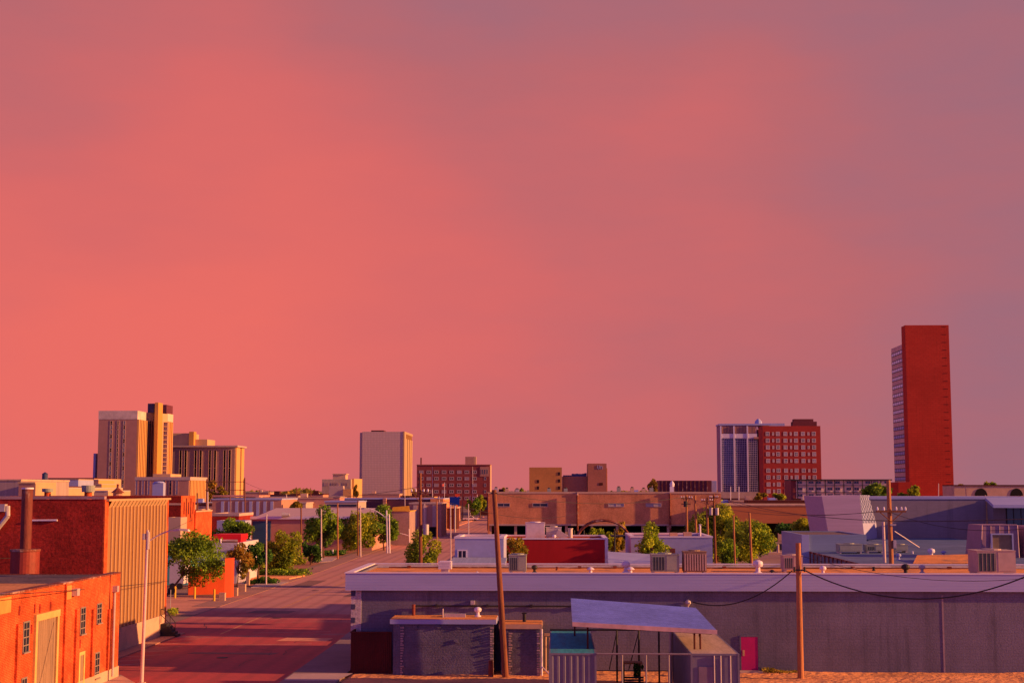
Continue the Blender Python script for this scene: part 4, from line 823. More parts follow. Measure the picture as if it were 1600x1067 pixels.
# arch trellis
Ya = 150.; cx, rr_ = gx(943, Ya), (gx(985, Ya) - gx(900, Ya)) / 2; zc = gz(813, Ya) - rr_ * .82
r = T('arched_trellis', 'dark steel arched trellis frame over yellow green shrubs', 'trellis', (cx, Ya, 0)); b = MB()
for yy in (Ya, Ya + 4): MB().tube([(cx + rr_ * math.cos(R(a_)), yy, zc + rr_ * .82 * math.sin(R(a_))) for a_ in range(-10, 191, 12)], .12, 6).build('arch', M_rust, r)
b = MB()
for px in (897, 912, 960, 985, 999): b.cyl((gx(px, Ya), Ya, 0), (gx(px, Ya), Ya, gz(836 if px > 960 else 828, Ya)), .09, n=6)
b.bx(gx(955, Ya), gx(1000, Ya), Ya - .05, Ya + 3.8, gz(838.5, Ya), gz(836.5, Ya)); b.build('posts', M_dark, r)
# ------------------------------------------------------------------ tan parking building
YB = 330.; zt = gz(768.5, YB); zb4 = gz(818.5, YB); xs_ = [gx(p, YB) for p in (762, 902, 1046, 1126)]
r = T('parking_structure', 'long tan brick building raised over an open dark parking level', 'building', (gx(940, YB), YB + 20, 0)); w = MB()
for i in range(3): w.bx(xs_[i] + (.02 if i else 0), xs_[i + 1], YB - i * .33, YB + 40, zb4, zt - .4)
w.build('wall', M_pink, r)
w = MB()
for i in range(3): w.bx(xs_[i] - .08, xs_[i + 1] + .0, YB - i * .33 - .1, YB + 40.1, zt - .398, zt)
w.build('coping', M_conc, r)
w = MB(); w.bx(xs_[0] + .3, xs_[3], YB - .4, YB + 39.8, zb4 - .35, zb4 - .002); w.build('soffit', M_conc2, r)
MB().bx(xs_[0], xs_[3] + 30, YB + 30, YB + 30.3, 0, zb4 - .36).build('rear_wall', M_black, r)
MB().bx(xs_[0], xs_[0] + .5, YB + .2, YB + 39, 0, zb4 - .36).build('side_wall', M_pink, r)
for i in range(10): x = xs_[0] + .3 + (xs_[3] - xs_[0] - 1) * i / 9; MB().bx(x, x + .6, YB + .3, YB + .9, 0, zb4 - .36).build('column', M_conc, r)
for i, p in enumerate((763, 902, 1046)): x = gx(p, YB); MB().cyl((x, YB - .5 - i * .3, zb4 - 1.5), (x, YB - .5 - i * .3, zt - .3), .22, n=8).build('downspout', M_rust, r)
for a, b_, i, gl in ((777, 797, 0, M_glass), (832, 856, 0, M_glass), (950, 975, 1, M_blind), (1008.5, 1033, 1, M_blind)):
    window(r, (gx((a + b_) / 2, YB), YB - i * .33, gz(788.7, YB)), (b_ - a) * YB / F, .9, '-y', M_conc2, gl, (1, 0), .14, .12)
YB2 = 322.; x0, x1 = gx(1127, YB2), gx(1300, YB2); zt2 = gz(790, YB2); r = T('brick_wing', 'lower orange brown brick wing right of the parking structure, behind the big trees', 'building', ((x0 + x1) / 2, YB2 + 10, 0))
MB().bx(x0, x1, YB2, YB2 + 30, gz(817, YB2), zt2).build('wall', mat('brick_brown_flat', (.50, .17, .07), .9, .15, .3, stretch=(.3, 1, 3)), r); MB().bx(x0, x1 + .1, YB2 - .15, YB2 + 30.1, zt2 + .002, zt2 + .35).build('coping', M_conc, r)
MB().bx(gx(1170, YB2 + 20), x1, YB2 + 20, YB2 + 29, zt2 + .352, zt2 + 1.1).build('roof_curb', M_maroon, r)
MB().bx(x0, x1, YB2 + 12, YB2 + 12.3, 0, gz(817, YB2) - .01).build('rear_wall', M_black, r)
for px in (1180, 1215, 1250, 1285): MB().bx(gx(px, YB2), gx(px, YB2) + .8, YB2 + .4, YB2 + 1.2, 0, gz(817, YB2) - .002).build('column', M_conc, r)
q = gnd(1205, 868); walk('kerb_strip', [(gx(1195, 255), 252), (gx(1252, 255), 252), (gx(1252, 255), 256), (gx(1195, 255), 256)], .3)
for i, px in enumerate((1214, 1235)): MB().cyl((gx(px, 253), 253, .3), (gx(px, 253), 253, 1.6), .2, n=8).lathe((gx(px, 253), 253, 1.602), [(.2, 0), (.1, .12), (.01, .15)], 8).thing('bollard', M_conc2, ['pale bollard on the shaded kerb beside the big tree', 'pale bollard on the shaded kerb nearer the lilac wall'][i], 'bollard', (gx(px, 253), 253, .3))
# ------------------------------------------------------------------ museum at right
YM = 172.; x0, x1 = gx(1352, YM), gx(1541, YM); zt = gz(779.5, YM); r = T('museum', 'long mauve brick museum hall with a slanted metal entrance box and teal glazing', 'building', ((x0 + x1) / 2, YM + 10, 0))
M_mus = brick('museum_brick', (.27, .22, .27), (.25, .205, .25), (.235, .19, .235), bw=.6, bh=.2, var=.06, bump=.03, mottle=.05)
MB().bx(x0, x1, YM, YM + 15, 0, zt).build('wall', M_mus, r)
MB().bx(x0 - .2, x1 + 6, YM - .1, YM + 15.1, zt + .002, gz(775.5, YM)).build('coping', M_fascia, r)
MB().bx(gx(1370, YM), x1, YM - .12, YM - .002, gz(853, YM), gz(845, YM)).build('dark_band', M_maroon, r)
MB().bx(x1 - .12, x1, YM - .14, YM - .002, gz(845, YM) + .01, zt).build('corner_trim', M_tan2, r)
YS = 165.; tl, tr_, br_, bl_ = at(1284, 775, YS), at(1343, 773, YS), at(1353, 860, YS), at(1299, 860, YS)
dd_ = [at(1359, 773.5, YM + 1), at(1372, 817, YM + 1)]
s_ = MB(); s_.poly([bl_, br_, tr_, tl]); bk = Vector((0, 12, 0)); s_.poly([tl, tr_, dd_[0], dd_[0] + bk, tl + bk]); s_.poly([bl_ + bk, bl_, tl, tl + bk]); s_.build('entrance_box', mat('ribbed_lilac_metal', (.56, .38, .48), .6, .1, .6, stretch=(.15, 1, 6)), r)
kk = (at(1353, 817, YS).z - br_.z) / (tr_.z - br_.z); ms_ = br_.lerp(tr_, kk)
s_ = MB(); s_.poly([ms_, dd_[1], dd_[0], tr_]); s_.build('perforated_panel', mat('panel_mauve', (.16, .17, .34), .7), r)
s_ = MB(); nn = (dd_[0] - tr_).cross(ms_ - tr_).normalized()
if nn.y > 0: nn = -nn
for i in range(5):
    for j in range(11):
        u = (i + .5 + (.25 if j % 2 else -.25)) / 5.3; v_ = (j + .5) / 11
        p = tr_.lerp(dd_[0], u).lerp(ms_.lerp(dd_[1], u), v_) + nn * .03
        ax = (dd_[0] - tr_).normalized() * .17; ay = (ms_ - tr_).normalized() * .15; s_.solid([p - ax - ay, p + ax * .6 - ay, p + ax + ay, p - ax * .6 + ay], nn * .04)
s_.build('perforations', mat('panel_light', (.50, .50, .76), .6), r)
s_ = MB(); p = at(1353, 817, YS); s_.poly([Vector((p.x, p.y, 0)), Vector((dd_[1].x, dd_[1].y, 0)), dd_[1], ms_]); s_.build('lower_panel', M_lav, r)
# right glazed wing of the museum with canopy
xg0, xg1 = x1, 80.; MB().bx(xg0 + .005, xg1, YM - 2.4, YM + 14, 0, gz(781, YM)).build('glazed_wing', M_mus, r)
zc_ = gz(787, YM - 6)
MB().solid([(gx(1543, YM - 6), YM - 8, gz(788, YM - 8)), (xg1, YM - 8, gz(790, YM - 8)), (xg1, YM - 2, gz(776, YM - 2) + .1), (gx(1541, YM - 3), YM - 2.5, gz(778, YM - 2) + .1)], (0, 0, -.35)).build('canopy', M_fascia, r)
window(r, (gx(1595, YM), YM - 2.4, gz(812, YM)), 5.2, 3.2, '-y', M_dark, M_glasst, (5, 0), .12, .08, name='glazing')
YP = 122.; a0, a1, a2, a3 = at(1529, 872, YP), at(1593, 872, YP), at(1589, 820, YP + .6), at(1534, 820, YP + .6)
r = T('roof_monitor', 'purple metal clad tapered roof lantern with one tan blind window', 'skylight', ((a0.x + a1.x) / 2, YP + 2, 3)); a0.z = a1.z = 3.0
s_ = MB(); q = Vector((0, 5, 0)); s_.poly([a0, a1, a2, a3]); s_.poly([a1, a1 + q, a2 + q * .8, a2]); s_.poly([a0 + q, a0, a3, a3 + q * .8]); s_.poly([a3, a2, a2 + q * .8, a3 + q * .8]); s_.poly([a1 + q, a0 + q, a3 + q * .8, a2 + q * .8]); s_.build('cladding', mat('purple_cladding', (.30, .17, .24), .6, .15, .5, stretch=(10, 1, .1)), r)
s_ = MB()
for k_ in (0, .25, .5, .75, 1): s_.tube([a3.lerp(a2, k_) + Vector((0, -.02, 0)), a0.lerp(a1, k_) + Vector((0, -.02, 0))], .035 if k_ % 1 else .07)
s_.tube([a3, a2], .07); s_.build('ribs', mat('lantern_rib', (.34, .20, .28), .6), r)
window(r, (gx(1563, YP), YP + .12, gz(846, YP)), 34 * YP / F, 27 * YP / F, '-y', M_lav, mat('window_bronze', (.26, .17, .10), .4), (0, 0), .12, .2)
a0b = at(1597, 872, YP); MB().solid([Vector((a0b.x, YP, 3)), Vector((a0b.x + 4, YP, 3)), at(1660, 822, YP + .6), at(1604, 822, YP + .6)], (0, 4, 0)).thing('roof_monitor', mat('purple_cladding', (.3, .17, .24)), 'dark tapered roof lantern cut by the right edge', 'skylight', (a0b.x + 1, YP, 3))
# low blue roofed buildings in front of the museum
r, x0, x1, zt = blockb('blue_walled_building', 'low pale blue corrugated building in front of the slanted museum box', 'building', 1251, 1352, 835, 135, 12, mat('corrugated_blue', (.24, .30, .46), .5, .12, .4, stretch=(.2, 1, 5)), M_tar, par=.1)
MB().bx(x0 - .02, gx(1262, 135), 134.8, 134.998, 0, zt).build('corner_panel', M_fascia, r)
z5 = gz(872, 120)
tagm(MB().bx(23.5, 70, 106, 134.9, 0, z5).bx(gx(1353, 135), 70, 134.95, 162, 0, z5 - .01).build('low_roof', mat('blue_membrane_roof', (.10, .14, .25), .7, .2, .25, dirt=(.16, .20, .33)), None, 'wide low flat roof of bluish membrane with vents, in front of the museum'), cat='roof')
o = bpy.data.objects['low_roof']; z6 = z5 + .9
MB().bx(gx(1372, 160), gx(1530, 160), 140, 171.5, z5 + .002, gz(856, 160)).thing('raised_roof', mat('blue_membrane_roof', (.10, .14, .25)), 'raised bluish roof deck at the foot of the museum wall', 'roof', (gx(1450, 160), 150, z5))
MB().solid([(gx(1395, 118), 112, z5 + .05), (gx(1530, 118), 112, z5 + .1), (gx(1530, 118), 119, z5 + .45), (gx(1430, 118), 118, z5 + .4)], (0, 0, -.04)).thing('roof_patch', M_gravel, 'rust brown sloping roof patch left of the tapered lantern', 'roof', (gx(1460, 116), 115, z5))
ac('dark grey rooftop unit with a slanted side panel on the blue roof', 1309, 1345, 850, 130, z5, M_acgrey, 2, 1.6)
ac('dark rooftop unit with a black grille behind the timber pole', 1352, 1378, 851, 131, z5, M_acgrey, 0, 1.6)
ac('plain dark rooftop unit right of the timber pole', 1396, 1416, 851, 132, z5, M_acgrey, 2, 1.6)
for px, Y, s_, m_, k_, lab in ((1401, 118, .8, M_lav, 0, 'lilac turbine vent right of the tall timber pole foot'), (1452, 122, 1.15, M_cap, 0, 'sunlit white turbine vent on the low blue roof'), (1471, 125, .9, M_lav, 1, 'low lilac cap vent right of the sunlit turbine'), (1423, 130, .4, M_cap, 1, 'thin white vent pipe on the low blue roof')):
    turbine(gx(px, Y), Y, z5, s_, lab, m_, k_)
r = T('picket_fence', 'dark slatted screen fence running back along the low roof behind the grey building', 'fence', (23.3, 120, 0)); f = MB()
f.bx(23.2, 23.26, 107, 133, z5 - .1, z5 + .05); f.bx(23.2, 23.26, 107, 133, z5 - 1.2, z5 - 1.1)
for i in range(15): y = 107 + i * 1.8; f.bx(23.1, 23.19, y, y + .22, 0, z5 + .05)
f.build('slats', M_rust, r)
# ------------------------------------------------------------------ skyline
def Zx(px, py, X): return onx(px, py, X)
# left gold tower
Y0 = 700.; xa, xb = gx(151, Y0), gx(211.5, Y0); zt = gz(641.5, Y0); zw = gz(654, Y0); y1 = onx(228, 700, xb).y
r = T('office_tower', 'tall tan tower with gold lit fins and dark rooftop boxes at the far left', 'building', ((xa + xb) / 2, Y0 + 9, 0))
MB().bx(xa, xb, Y0, y1, 0, zt).build('main_slab', M_brownp, r)
b = MB(); b.bx(xa - .15, xb + .15, Y0 - .15, y1, zw, zt + .3); b.build('crown_band', mat('pale_crown', (.66, .50, .42), .8), r)
b = MB(); n = 6; M_sungold = mat('sunlit_gold', (.66, .34, .12), .7, .05, .05)  # gold for sun-facing sides, low sunlight painted into the colour
for i in range(n): y = Y0 + (y1 - Y0) * i / n; b.bx(xb + .02, xb + .9, y + .2, y + .2 + (y1 - Y0) / n * .45, 14, zw - .05)
b.build('fins', M_sungold, r)
MB().bx(xb + .005, xb + .06, Y0, y1, 14, zw - .06).build('fin_recess', mat('dark_ochre', (.16, .065, .025), .7), r)
for px, wpx in ((171, 4.6), (181.5, 3.4), (191.5, 4.2)):
    for i in range(15):
        py = 657 + i * 7.15
        window(r, (gx(px, Y0), Y0, gz(py + 2.5, Y0)), wpx * Y0 / F, 6.6 * Y0 / F, '-y', M_conc, M_acgrey if (i + int(px)) % 3 and px != 181.5 else M_black, (0, 1), .25, .12, sub=False)
yB0 = y1; P = [(xb, yB0), (gx(245.5, yB0 + 5), yB0 + 5.5), (gx(257, yB0 + 12), yB0 + 14)]; xB = P[2][0]; yB2 = onx(268.5, 700, xB).y
ztb = gz(643.5, yB0); b = MB(); b.prism([P[0], P[1], P[2], (xB, yB2), (P[0][0] - 10, yB2)], 0, ztb); b.build('corner_wing', M_gold, r)
b = MB(); b.prism([(P[2][0] - .2, P[2][1] - .25), (P[2][0] + .3, P[2][1]), (xB + .3, yB2 + .1), (xB - .2, yB2 + .1)], gz(655.5, yB0), ztb + .2); b.build('wing_crown', mat('cream_crown', (.66, .5, .38), .8, .05, .1), r)
b = MB(); sx_ = gx(240.5, yB0); b.bx(sx_, gx(246, yB0), yB0 - 2.2, yB0 + 6, 0, gz(628, yB0)); b.build('gold_shaft', mat('gold_shaft', (.60, .27, .06), .7, .06, .05), r)
b = MB(); xw0, xw1 = gx(229.5, yB0), gx(239, yB0)
for i in range(3): xx = xw0 + (xw1 - xw0) * (i + .2) / 3; b.bx(xx, xx + (xw1 - xw0) / 3 * .55, yB0 - .3, yB0 + 4, 14, gz(657, yB0))
b.build('dark_strips', mat('dark_strip', (.10, .04, .05), .5), r)
for i in range(14): window(r, (gx(251.3, yB0), yB0 + 6.9, gz(661 + i * 7.0, yB0)), 2.3, 2.1, '-y', M_conc, M_blind, (0, 0), .2, 1.2, sub=False)
b = MB()
for i in range(3): y = P[2][1] + 1 + (yB2 - P[2][1]) * i / 3; b.bx(xB + .02, xB + .7, y, y + 1.2, 14, gz(656, yB0))
b.build('wing_fins', M_sungold, r)
MB().bx(gx(226.5, yB0), gx(236.5, yB0), yB0 + 1, yB0 + 8, ztb + .01, gz(629, yB0)).build('rooftop_box', mat('navy_box', (.06, .035, .09), .6), r)
MB().bx(gx(247, yB0 + 12), gx(257, yB0 + 12), yB0 + 12, yB0 + 24, ztb + .22, gz(629, yB0)).build('rooftop_box', mat('maroon_box', (.14, .03, .055), .6), r)
MB().bx(gx(148.5, 710), gx(152, 710), 706, 716, 0, gz(708, 710)).build('rear_wing', M_lav, r)
# annex in front of it
Y0 = 520.; xa, xb = gx(211, Y0), gx(295, Y0); zt = gz(746, Y0); y1 = onx(322, 750, xb).y
r = T('office_annex', 'low tan office annex with sunlit gold vertical ribs below the gold tower', 'building', ((xa + xb) / 2, Y0 + 15, 0)); MB().bx(xa, xb, Y0, y1, 0, zt).build('wall', M_brownp, r)
MB().bx(xa - .2, xb + .5, Y0 - .2, y1, zt - .9, zt + .3).build('fascia', M_conc2, r); b = MB(); n = 11
for i in range(n): y = Y0 + 1 + (y1 - Y0 - 2) * i / n; b.bx(xb + .01, xb + .45, y, y + (y1 - Y0) / n * .5, 1, zt - .92)
b.build('ribs', M_sungold, r)
MB().bx(xb + .002, xb + .05, Y0 + .8, y1 - .5, 1, zt - .95).build('rib_recess', MATS['dark_ochre'], r)
for i, px in enumerate((213, 223, 232, 256, 266, 276)): window(r, (gx(px, Y0), Y0, gz(760, Y0)), 4.6 * Y0 / F, 6, '-y', M_brownp, M_glass if i in (3, 4) else M_blind, (0, 3), .15, .1)
MB().bx(gx(238, 508), gx(255, 508), 508, 511, 0, gz(754, 508)).lathe((gx(246.5, 508), 509.5, gz(754, 508) + .01), [(2, 0), (1.7, .4), (.2, .6)], 14).thing('rooftop_tank', M_fascia, 'rounded lilac rooftop tank in front of the low office annex', 'tank', (gx(246, 508), 509, 0))
MB().bx(gx(250, 540), gx(277, 540), 530, 545, zt, gz(740.5, 540)).thing('penthouse', M_gold, 'small flat penthouse on top of the low office annex', 'building', (gx(263, 540), 535, zt))
# second office block
Y0 = 760.; xa, xb = gx(262, Y0), gx(366, Y0); zt = gz(698, Y0); y1 = onx(380, 720, xb).y
r = T('office_block', 'wide mauve office block with paired slot windows and a sunlit gold side', 'building', ((xa + xb) / 2, Y0 + 15, 0)); MB().bx(xa, xb, Y0, y1, 0, zt).build('wall', mat('mauve_stone', (.33, .19, .17), .8, .07, .05), r)
MB().bx(xa, xb + 1.6, Y0 - 1.2, y1 + 1, zt + .01, zt + .9).build('roof_slab', M_conc2, r)
MB().bx(xb + .02, xb + .6, Y0 + 1, Y0 + 10, 0, zt - .02).bx(xb + .02, xb + .6, Y0 + 13.5, y1 - .3, 0, zt - .02).build('side_piers', M_sungold, r)
for px in (281, 289, 304.5, 312.5, 327, 335, 350, 358): window(r, (gx(px, Y0), Y0, (gz(702, Y0) + 3) / 2), 4.4 * Y0 / F, gz(702, Y0) - 3, '-y', M_conc, M_black, (0, 2), .22, .3, name='slot_window')
for a, b_, pt, mm in ((262, 298, 676.5, M_gold), (268, 303, 686, M_gold), (303, 324, 686, M_gold)): MB().bx(gx(a, 770), gx(b_, 770), 766 + (a > 264) * 1.5, 785, zt + .91, gz(pt, 770)).build('penthouse', mm, r)
MB().bx(gx(296, 768), gx(303.5, 768), 764.5, 770, zt + .91, gz(674, 768)).build('lift_shaft', MATS['gold_shaft'], r)
# white tower
Y0 = 800.; xa, xb = gx(561, Y0), gx(629, Y0); zt = gz(674, Y0); y1 = onx(643, 700, xb).y
m, t, b = base_mat('panel_grid'); tcn = nd(t, 'ShaderNodeTexCoord'); s = nd(t, 'ShaderNodeSeparateXYZ'); t.links.new(tcn.outputs['Object'], s.inputs[0])
cb = nd(t, 'ShaderNodeCombineXYZ'); t.links.new(mth(t, 'ADD', s.outputs[0], s.outputs[1]), cb.inputs[0]); t.links.new(s.outputs[2], cb.inputs[1])
br = nd(t, 'ShaderNodeTexBrick'); br.offset = 0; t.links.new(cb.outputs[0], br.inputs[0])
for k_, v in (('Color1', (.66, .46, .42)), ('Color2', (.61, .42, .38)), ('Mortar', (.50, .33, .30))): br.inputs[k_].default_value = (*v, 1)
br.inputs['Scale'].default_value = 1; br.inputs['Brick Width'].default_value = .85; br.inputs['Row Height'].default_value = 1.3; br.inputs['Mortar Size'].default_value = .14; t.links.new(br.outputs[0], b.inputs['Base Color']); b.inputs['Roughness'].default_value = .8
M_grid = m
r = T('blank_tower', 'pale windowless gridded tower with gold striped side in the middle of the skyline', 'building', ((xa + xb) / 2, Y0 + 10, 0)); MB().bx(xa + 1.5, xb, Y0, y1, 0, zt).build('wall', M_grid, r)
MB().bx(xa, xa + 1.49, Y0 + 1, y1, 0, zt - .5).build('edge_pier', M_conc2, r); M_dg = mat('dull_gold', (.46, .29, .17), .8, .06, .1); MB().bx(xb + .01, xb + .9, Y0 - .2, Y0 + 7, 0, zt + .1).build('corner_pier', M_dg, r)
b = MB(); n = 4
for i in range(n): y = Y0 + 7.6 + (y1 - Y0 - 8) * i / n; b.bx(xb + .01, xb + .7, y + 2.4, y + (y1 - Y0 - 8) / n - .9, 0, zt - 3.6)
b.bx(xb + .01, xb + .7, Y0 + 7.01, y1, zt - 1, zt + .2); b.build('side_fins', M_dg, r)
MB().bx(xb + .005, xb + .15, Y0 + 7.01, y1, 0, zt - 1.01).build('side_glazing', mat('dark_brown_glass', (.07, .025, .02), .4), r)
b = MB()
for i in range(7): y = Y0 + 8 + i * (y1 - Y0 - 9) / 7; b.bx(xb + .2, xb + .8, y, y + 1, zt - 3.58, zt - 1.01)
b.build('top_louvres', M_sungold, r)
MB().bx(gx(576, Y0), gx(596, Y0), Y0 + 8, Y0 + 18, zt, gz(671, Y0)).build('plant_room', M_maroon, r)
# old building
Y0 = 620.; xa, xb = gx(503, Y0), gx(548, Y0); zt = gz(748.5, Y0); y1 = onx(562, 755, xb).y
r = T('old_building', 'weathered three storey masonry building with a rooftop house left of the pale blank tower', 'building', ((xa + xb) / 2, Y0 + 10, 0)); MB().bx(xa, xb, Y0, y1, 0, zt).build('wall', mat('old_masonry', (.46, .33, .25), .9, .2, .12, dirt=(.3, .17, .14)), r)
MB().bx(gx(517, Y0), gx(537, Y0), Y0 + 5, Y0 + 12, zt, gz(741, Y0)).bx(gx(516.5, Y0), gx(538.5, Y0), Y0 + 4.5, Y0 + 12.5, gz(741, Y0) + .01, gz(739.5, Y0)).build('rooftop_house', M_conc, r)
MB().bx(xb + .01, xb + 1, Y0 + 3, y1 + 1, 0, zt + .3).build('side_wall', M_sungold, r)
for px in (508, 512, 519, 523.5, 528, 537, 541.5): window(r, (gx(px, Y0), Y0, gz(756.5, Y0)), 3.2 * Y0 / F, 5 * Y0 / F, '-y', M_conc, M_glass if int(px) % 2 else M_blind, (1, 1), .15, .1)
MB().bx(gx(514, 600), gx(536, 600), 600, 604, 0, gz(759, 600)).thing('annex_house', M_conc2, 'pale box annex in front of the weathered masonry building', 'building', (gx(525, 600), 602, 0))
MB().bx(gx(536, 590), gx(549, 590), 590, 594, 0, gz(764, 590)).thing('gold_house', M_sungold, 'small yellow lit blank block left of the pale blank tower foot', 'building', (gx(542, 590), 592, 0))
# red brick hotel with paired windows
Y0 = 950.; xa, xb = gx(651, Y0), gx(765, Y0); zt = gz(726.5, Y0)
r = T('brick_hotel', 'long six storey dark red brick hotel with paired windows beside the pale blank tower', 'building', ((xa + xb) / 2, Y0 + 10, 0))
M_h = mat('hotel_brick', (.26, .050, .050), .9, .12, .2); MB().bx(xa, xb, Y0, Y0 + 16, 0, zt).build('wall', M_h, r)
MB().bx(xa - .2, xb + .6, Y0 - .5, Y0 + 16.2, zt + .01, zt + .5).build('cornice', mat('hotel_cornice', (.40, .16, .12), .8), r); MB().bx(xb + .01, xb + .5, Y0 + .3, Y0 + 16, 0, zt).build('side_wall', M_cream, r)  # cream side wall paints in the sunlit right edge of the brick
M_hf = mat('hotel_window_frame', (.40, .26, .28), .8)
for j in range(5):
    for i in range(8):
        px = 658 + i * 11.9; 
        window(r, (gx(px, Y0), Y0, gz(737.3 + j * 10.2, Y0)), 7.4 * Y0 / F, 5.4 * Y0 / F, '-y', M_hf, M_black if (i * 7 + j * 3) % 5 else M_blind, (1, 0), .62, .1)
    if j: window(r, (gx(758, Y0), Y0, gz(737.3 + j * 10.2, Y0)), 3.6 * Y0 / F, 5.4 * Y0 / F, '-y', M_hf, M_glass, (0, 0), .35, .1)
MB().bx(gx(750, Y0), gx(764, Y0), Y0 - .3, Y0 - .01, gz(744, Y0), gz(729, Y0)).build('ornate_bay', M_brownp, r)
for px in (753.5, 757.3, 761): window(r, (gx(px, Y0), Y0 - .3, gz(737, Y0)), 2.6 * Y0 / F, 8 * Y0 / F, '-y', M_cream, M_glass, (0, 0), .2, .1)
MB().cyl((gx(656.5, Y0), Y0 + 5, zt), (gx(656.5, Y0), Y0 + 5, gz(714.5, Y0)), .45, n=8).build('chimney', M_maroon, r)
MB().bx(gx(726, Y0), gx(739.5, Y0), Y0 + 5, Y0 + 12, zt, gz(713, Y0)).build('rooftop_house', M_brownp, r); MB().bx(gx(739.5, Y0) + .01, gx(743, Y0), Y0 + 5, Y0 + 9, zt, gz(713, Y0)).build('rooftop_house', M_gold, r)
# brown pair
Y0 = 520.; M_tb = mat('ochre_brick', (.50, .22, .07), .9, .12, .15, dirt=(.42, .17, .08))
r, *_ = None, 0; r = T('ochre_building', 'ochre brick block with five small windows above the tan parking building', 'building', (gx(852, Y0), Y0 + 8, 0)); xa, xb = gx(827, Y0), gx(878, Y0)
MB().bx(xa, xb, Y0, Y0 + 16, 0, gz(730, Y0)).build('wall', M_tb, r)
for px, py in ((873.5, 740), (873.5, 751), (873.5, 762), (840.5, 752), (840.5, 762)): window(r, (gx(px, Y0), Y0, gz(py, Y0)), 3.6 * Y0 / F, 5 * Y0 / F, '-y', M_dark, M_maroon, (0, 0), .15, .1)
MB().bx(gx(878.5, Y0), gx(918, Y0), Y0 + 3, Y0 + 14, 0, gz(744, Y0)).thing('low_link_building', mat('dull_red_brick', (.32, .14, .11), .9, .12, .15), 'lower dull red link between the ochre block and the brown lettered block', 'building', (gx(898, Y0), Y0 + 5, 0))
g = random.Random(4); b = MB()
for i in range(11): px = 880 + i * 3.4; h_ = 2 if i < 4 else 4 + g.random() * 1.5; b.bx(gx(px, Y0), gx(px + 3.2, Y0), Y0 + 5 + i * .01, Y0 + 9, gz(744, Y0), gz(744 - h_, Y0))
b.thing('roof_plant', mat('blue_plant', (.08, .09, .22), .6, .3, .5), 'row of dark blue rooftop machinery on the dull red link building', 'rooftop machinery', (gx(898, Y0), Y0 + 6, gz(744, Y0)))
r = T('brown_building', 'brown brick tower block with pale initials near its top', 'building', (gx(933, Y0), Y0 + 8, 0)); MB().bx(gx(918.5, Y0), gx(948, Y0), Y0, Y0 + 16, 0, gz(724, Y0)).build('wall', mat('brown_brick', (.40, .15, .10), .9, .12, .15, dirt=(.36, .2, .1)), r)
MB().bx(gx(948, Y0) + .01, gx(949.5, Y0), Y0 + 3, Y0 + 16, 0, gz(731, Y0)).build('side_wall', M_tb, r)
b = MB(); zc = gz(729.5, Y0); x = gx(933.5, Y0)
b.bx(x, x + .22, Y0 - .15, Y0 - .01, zc - .55, zc + .6); b.bx(x + .7, x + .92, Y0 - .15, Y0 - .01, zc - .55, zc + .6); b.bx(x + .22, x + .7, Y0 - .15, Y0 - .01, zc - .75, zc - .55)
b.bx(x + 1.1, x + 1.3, Y0 - .15, Y0 - .01, zc - .75, zc + .3); b.bx(x + 1.3, x + 1.7, Y0 - .15, Y0 - .01, zc + .1, zc + .3); b.bx(x + 1.7, x + 1.9, Y0 - .15, Y0 - .01, zc - .75, zc + .3); b.build('lettering', M_lav, r)
MB().bx(gx(936, Y0), gx(942, Y0), Y0 - .1, Y0 - .01, gz(758, Y0), gz(754, Y0)).build('window', M_maroon, r)
# maroon ribbed block
Y0 = 450.; r, xa, xb, zt = blockb('ribbed_maroon_building', 'low dark maroon ribbed metal building left of the glass tower', 'building', 1030.5, 1112, 750.5, Y0, 14, mat('maroon_metal', (.17, .035, .05), .7, .2, .1), M_tar); b = MB()
for i in range(12): px = 1034 + i * 6.4; b.bx(gx(px, Y0), gx(px, Y0) + .25, Y0 - .2, Y0 - .01, 0, zt)
b.build('ribs', M_rust, r)
MB().bx(gx(1112.3, Y0), gx(1121, Y0), Y0 + 2, Y0 + 10, 0, gz(751, Y0)).thing('lilac_block', M_lav, 'narrow lilac block squeezed between the maroon ribbed building and the glass tower', 'building', (gx(1116, Y0), Y0 + 4, 0))
# glass tower
Y0 = 600.; xa, xb = gx(1126, Y0), gx(1184, Y0); zt = gz(665, Y0); xl = xa; y1 = onx(1120, 700, xl).y
r = T('glass_tower', 'blue gridded glass tower with white piers left of the red brick tower hotel', 'building', ((xa + xb) / 2, Y0 + 10, 0)); MB().bx(xa, xb, Y0, y1, 0, zt).build('core', mat('lilac_side', (.30, .17, .26), .7, .1, .1), r)
MB().bx(xa - .3, xb + 6, Y0 - .6, y1 + .3, zt + .01, zt + .7).build('roof_slab', M_fascia, r)
b = MB()
b.bx(xa + .5, xb, Y0 - .3, Y0 - .01, gz(768, Y0), gz(686, Y0)); b.build('curtain_glass', M_glassb, r)
b = MB(); n = 20
for i in range(n + 1):
    x = xa + .5 + (xb - xa - .5) * i / n; b.bx(x - .06, x + .06, Y0 - .4, Y0 - .301, gz(768, Y0), gz(686, Y0))
for j in range(25): z = gz(768, Y0) + (gz(686, Y0) - gz(768, Y0)) * j / 24; b.bx(xa + .5, xb, Y0 - .38, Y0 - .302, z - .07, z + .07)
b.build('mullions', mat('mullion_mauve', (.52, .44, .58), .7), r)
b = MB()
for px in (1127.3, 1148, 1169): b.bx(gx(px, Y0) - .3, gx(px, Y0) + .3, Y0 - .9, Y0 - .41, gz(768, Y0), gz(666, Y0))
b.bx(xa, xb, Y0 - .7, Y0 - .42, gz(685, Y0), gz(678, Y0)); b.build('white_piers', M_cap, r)
b = MB()
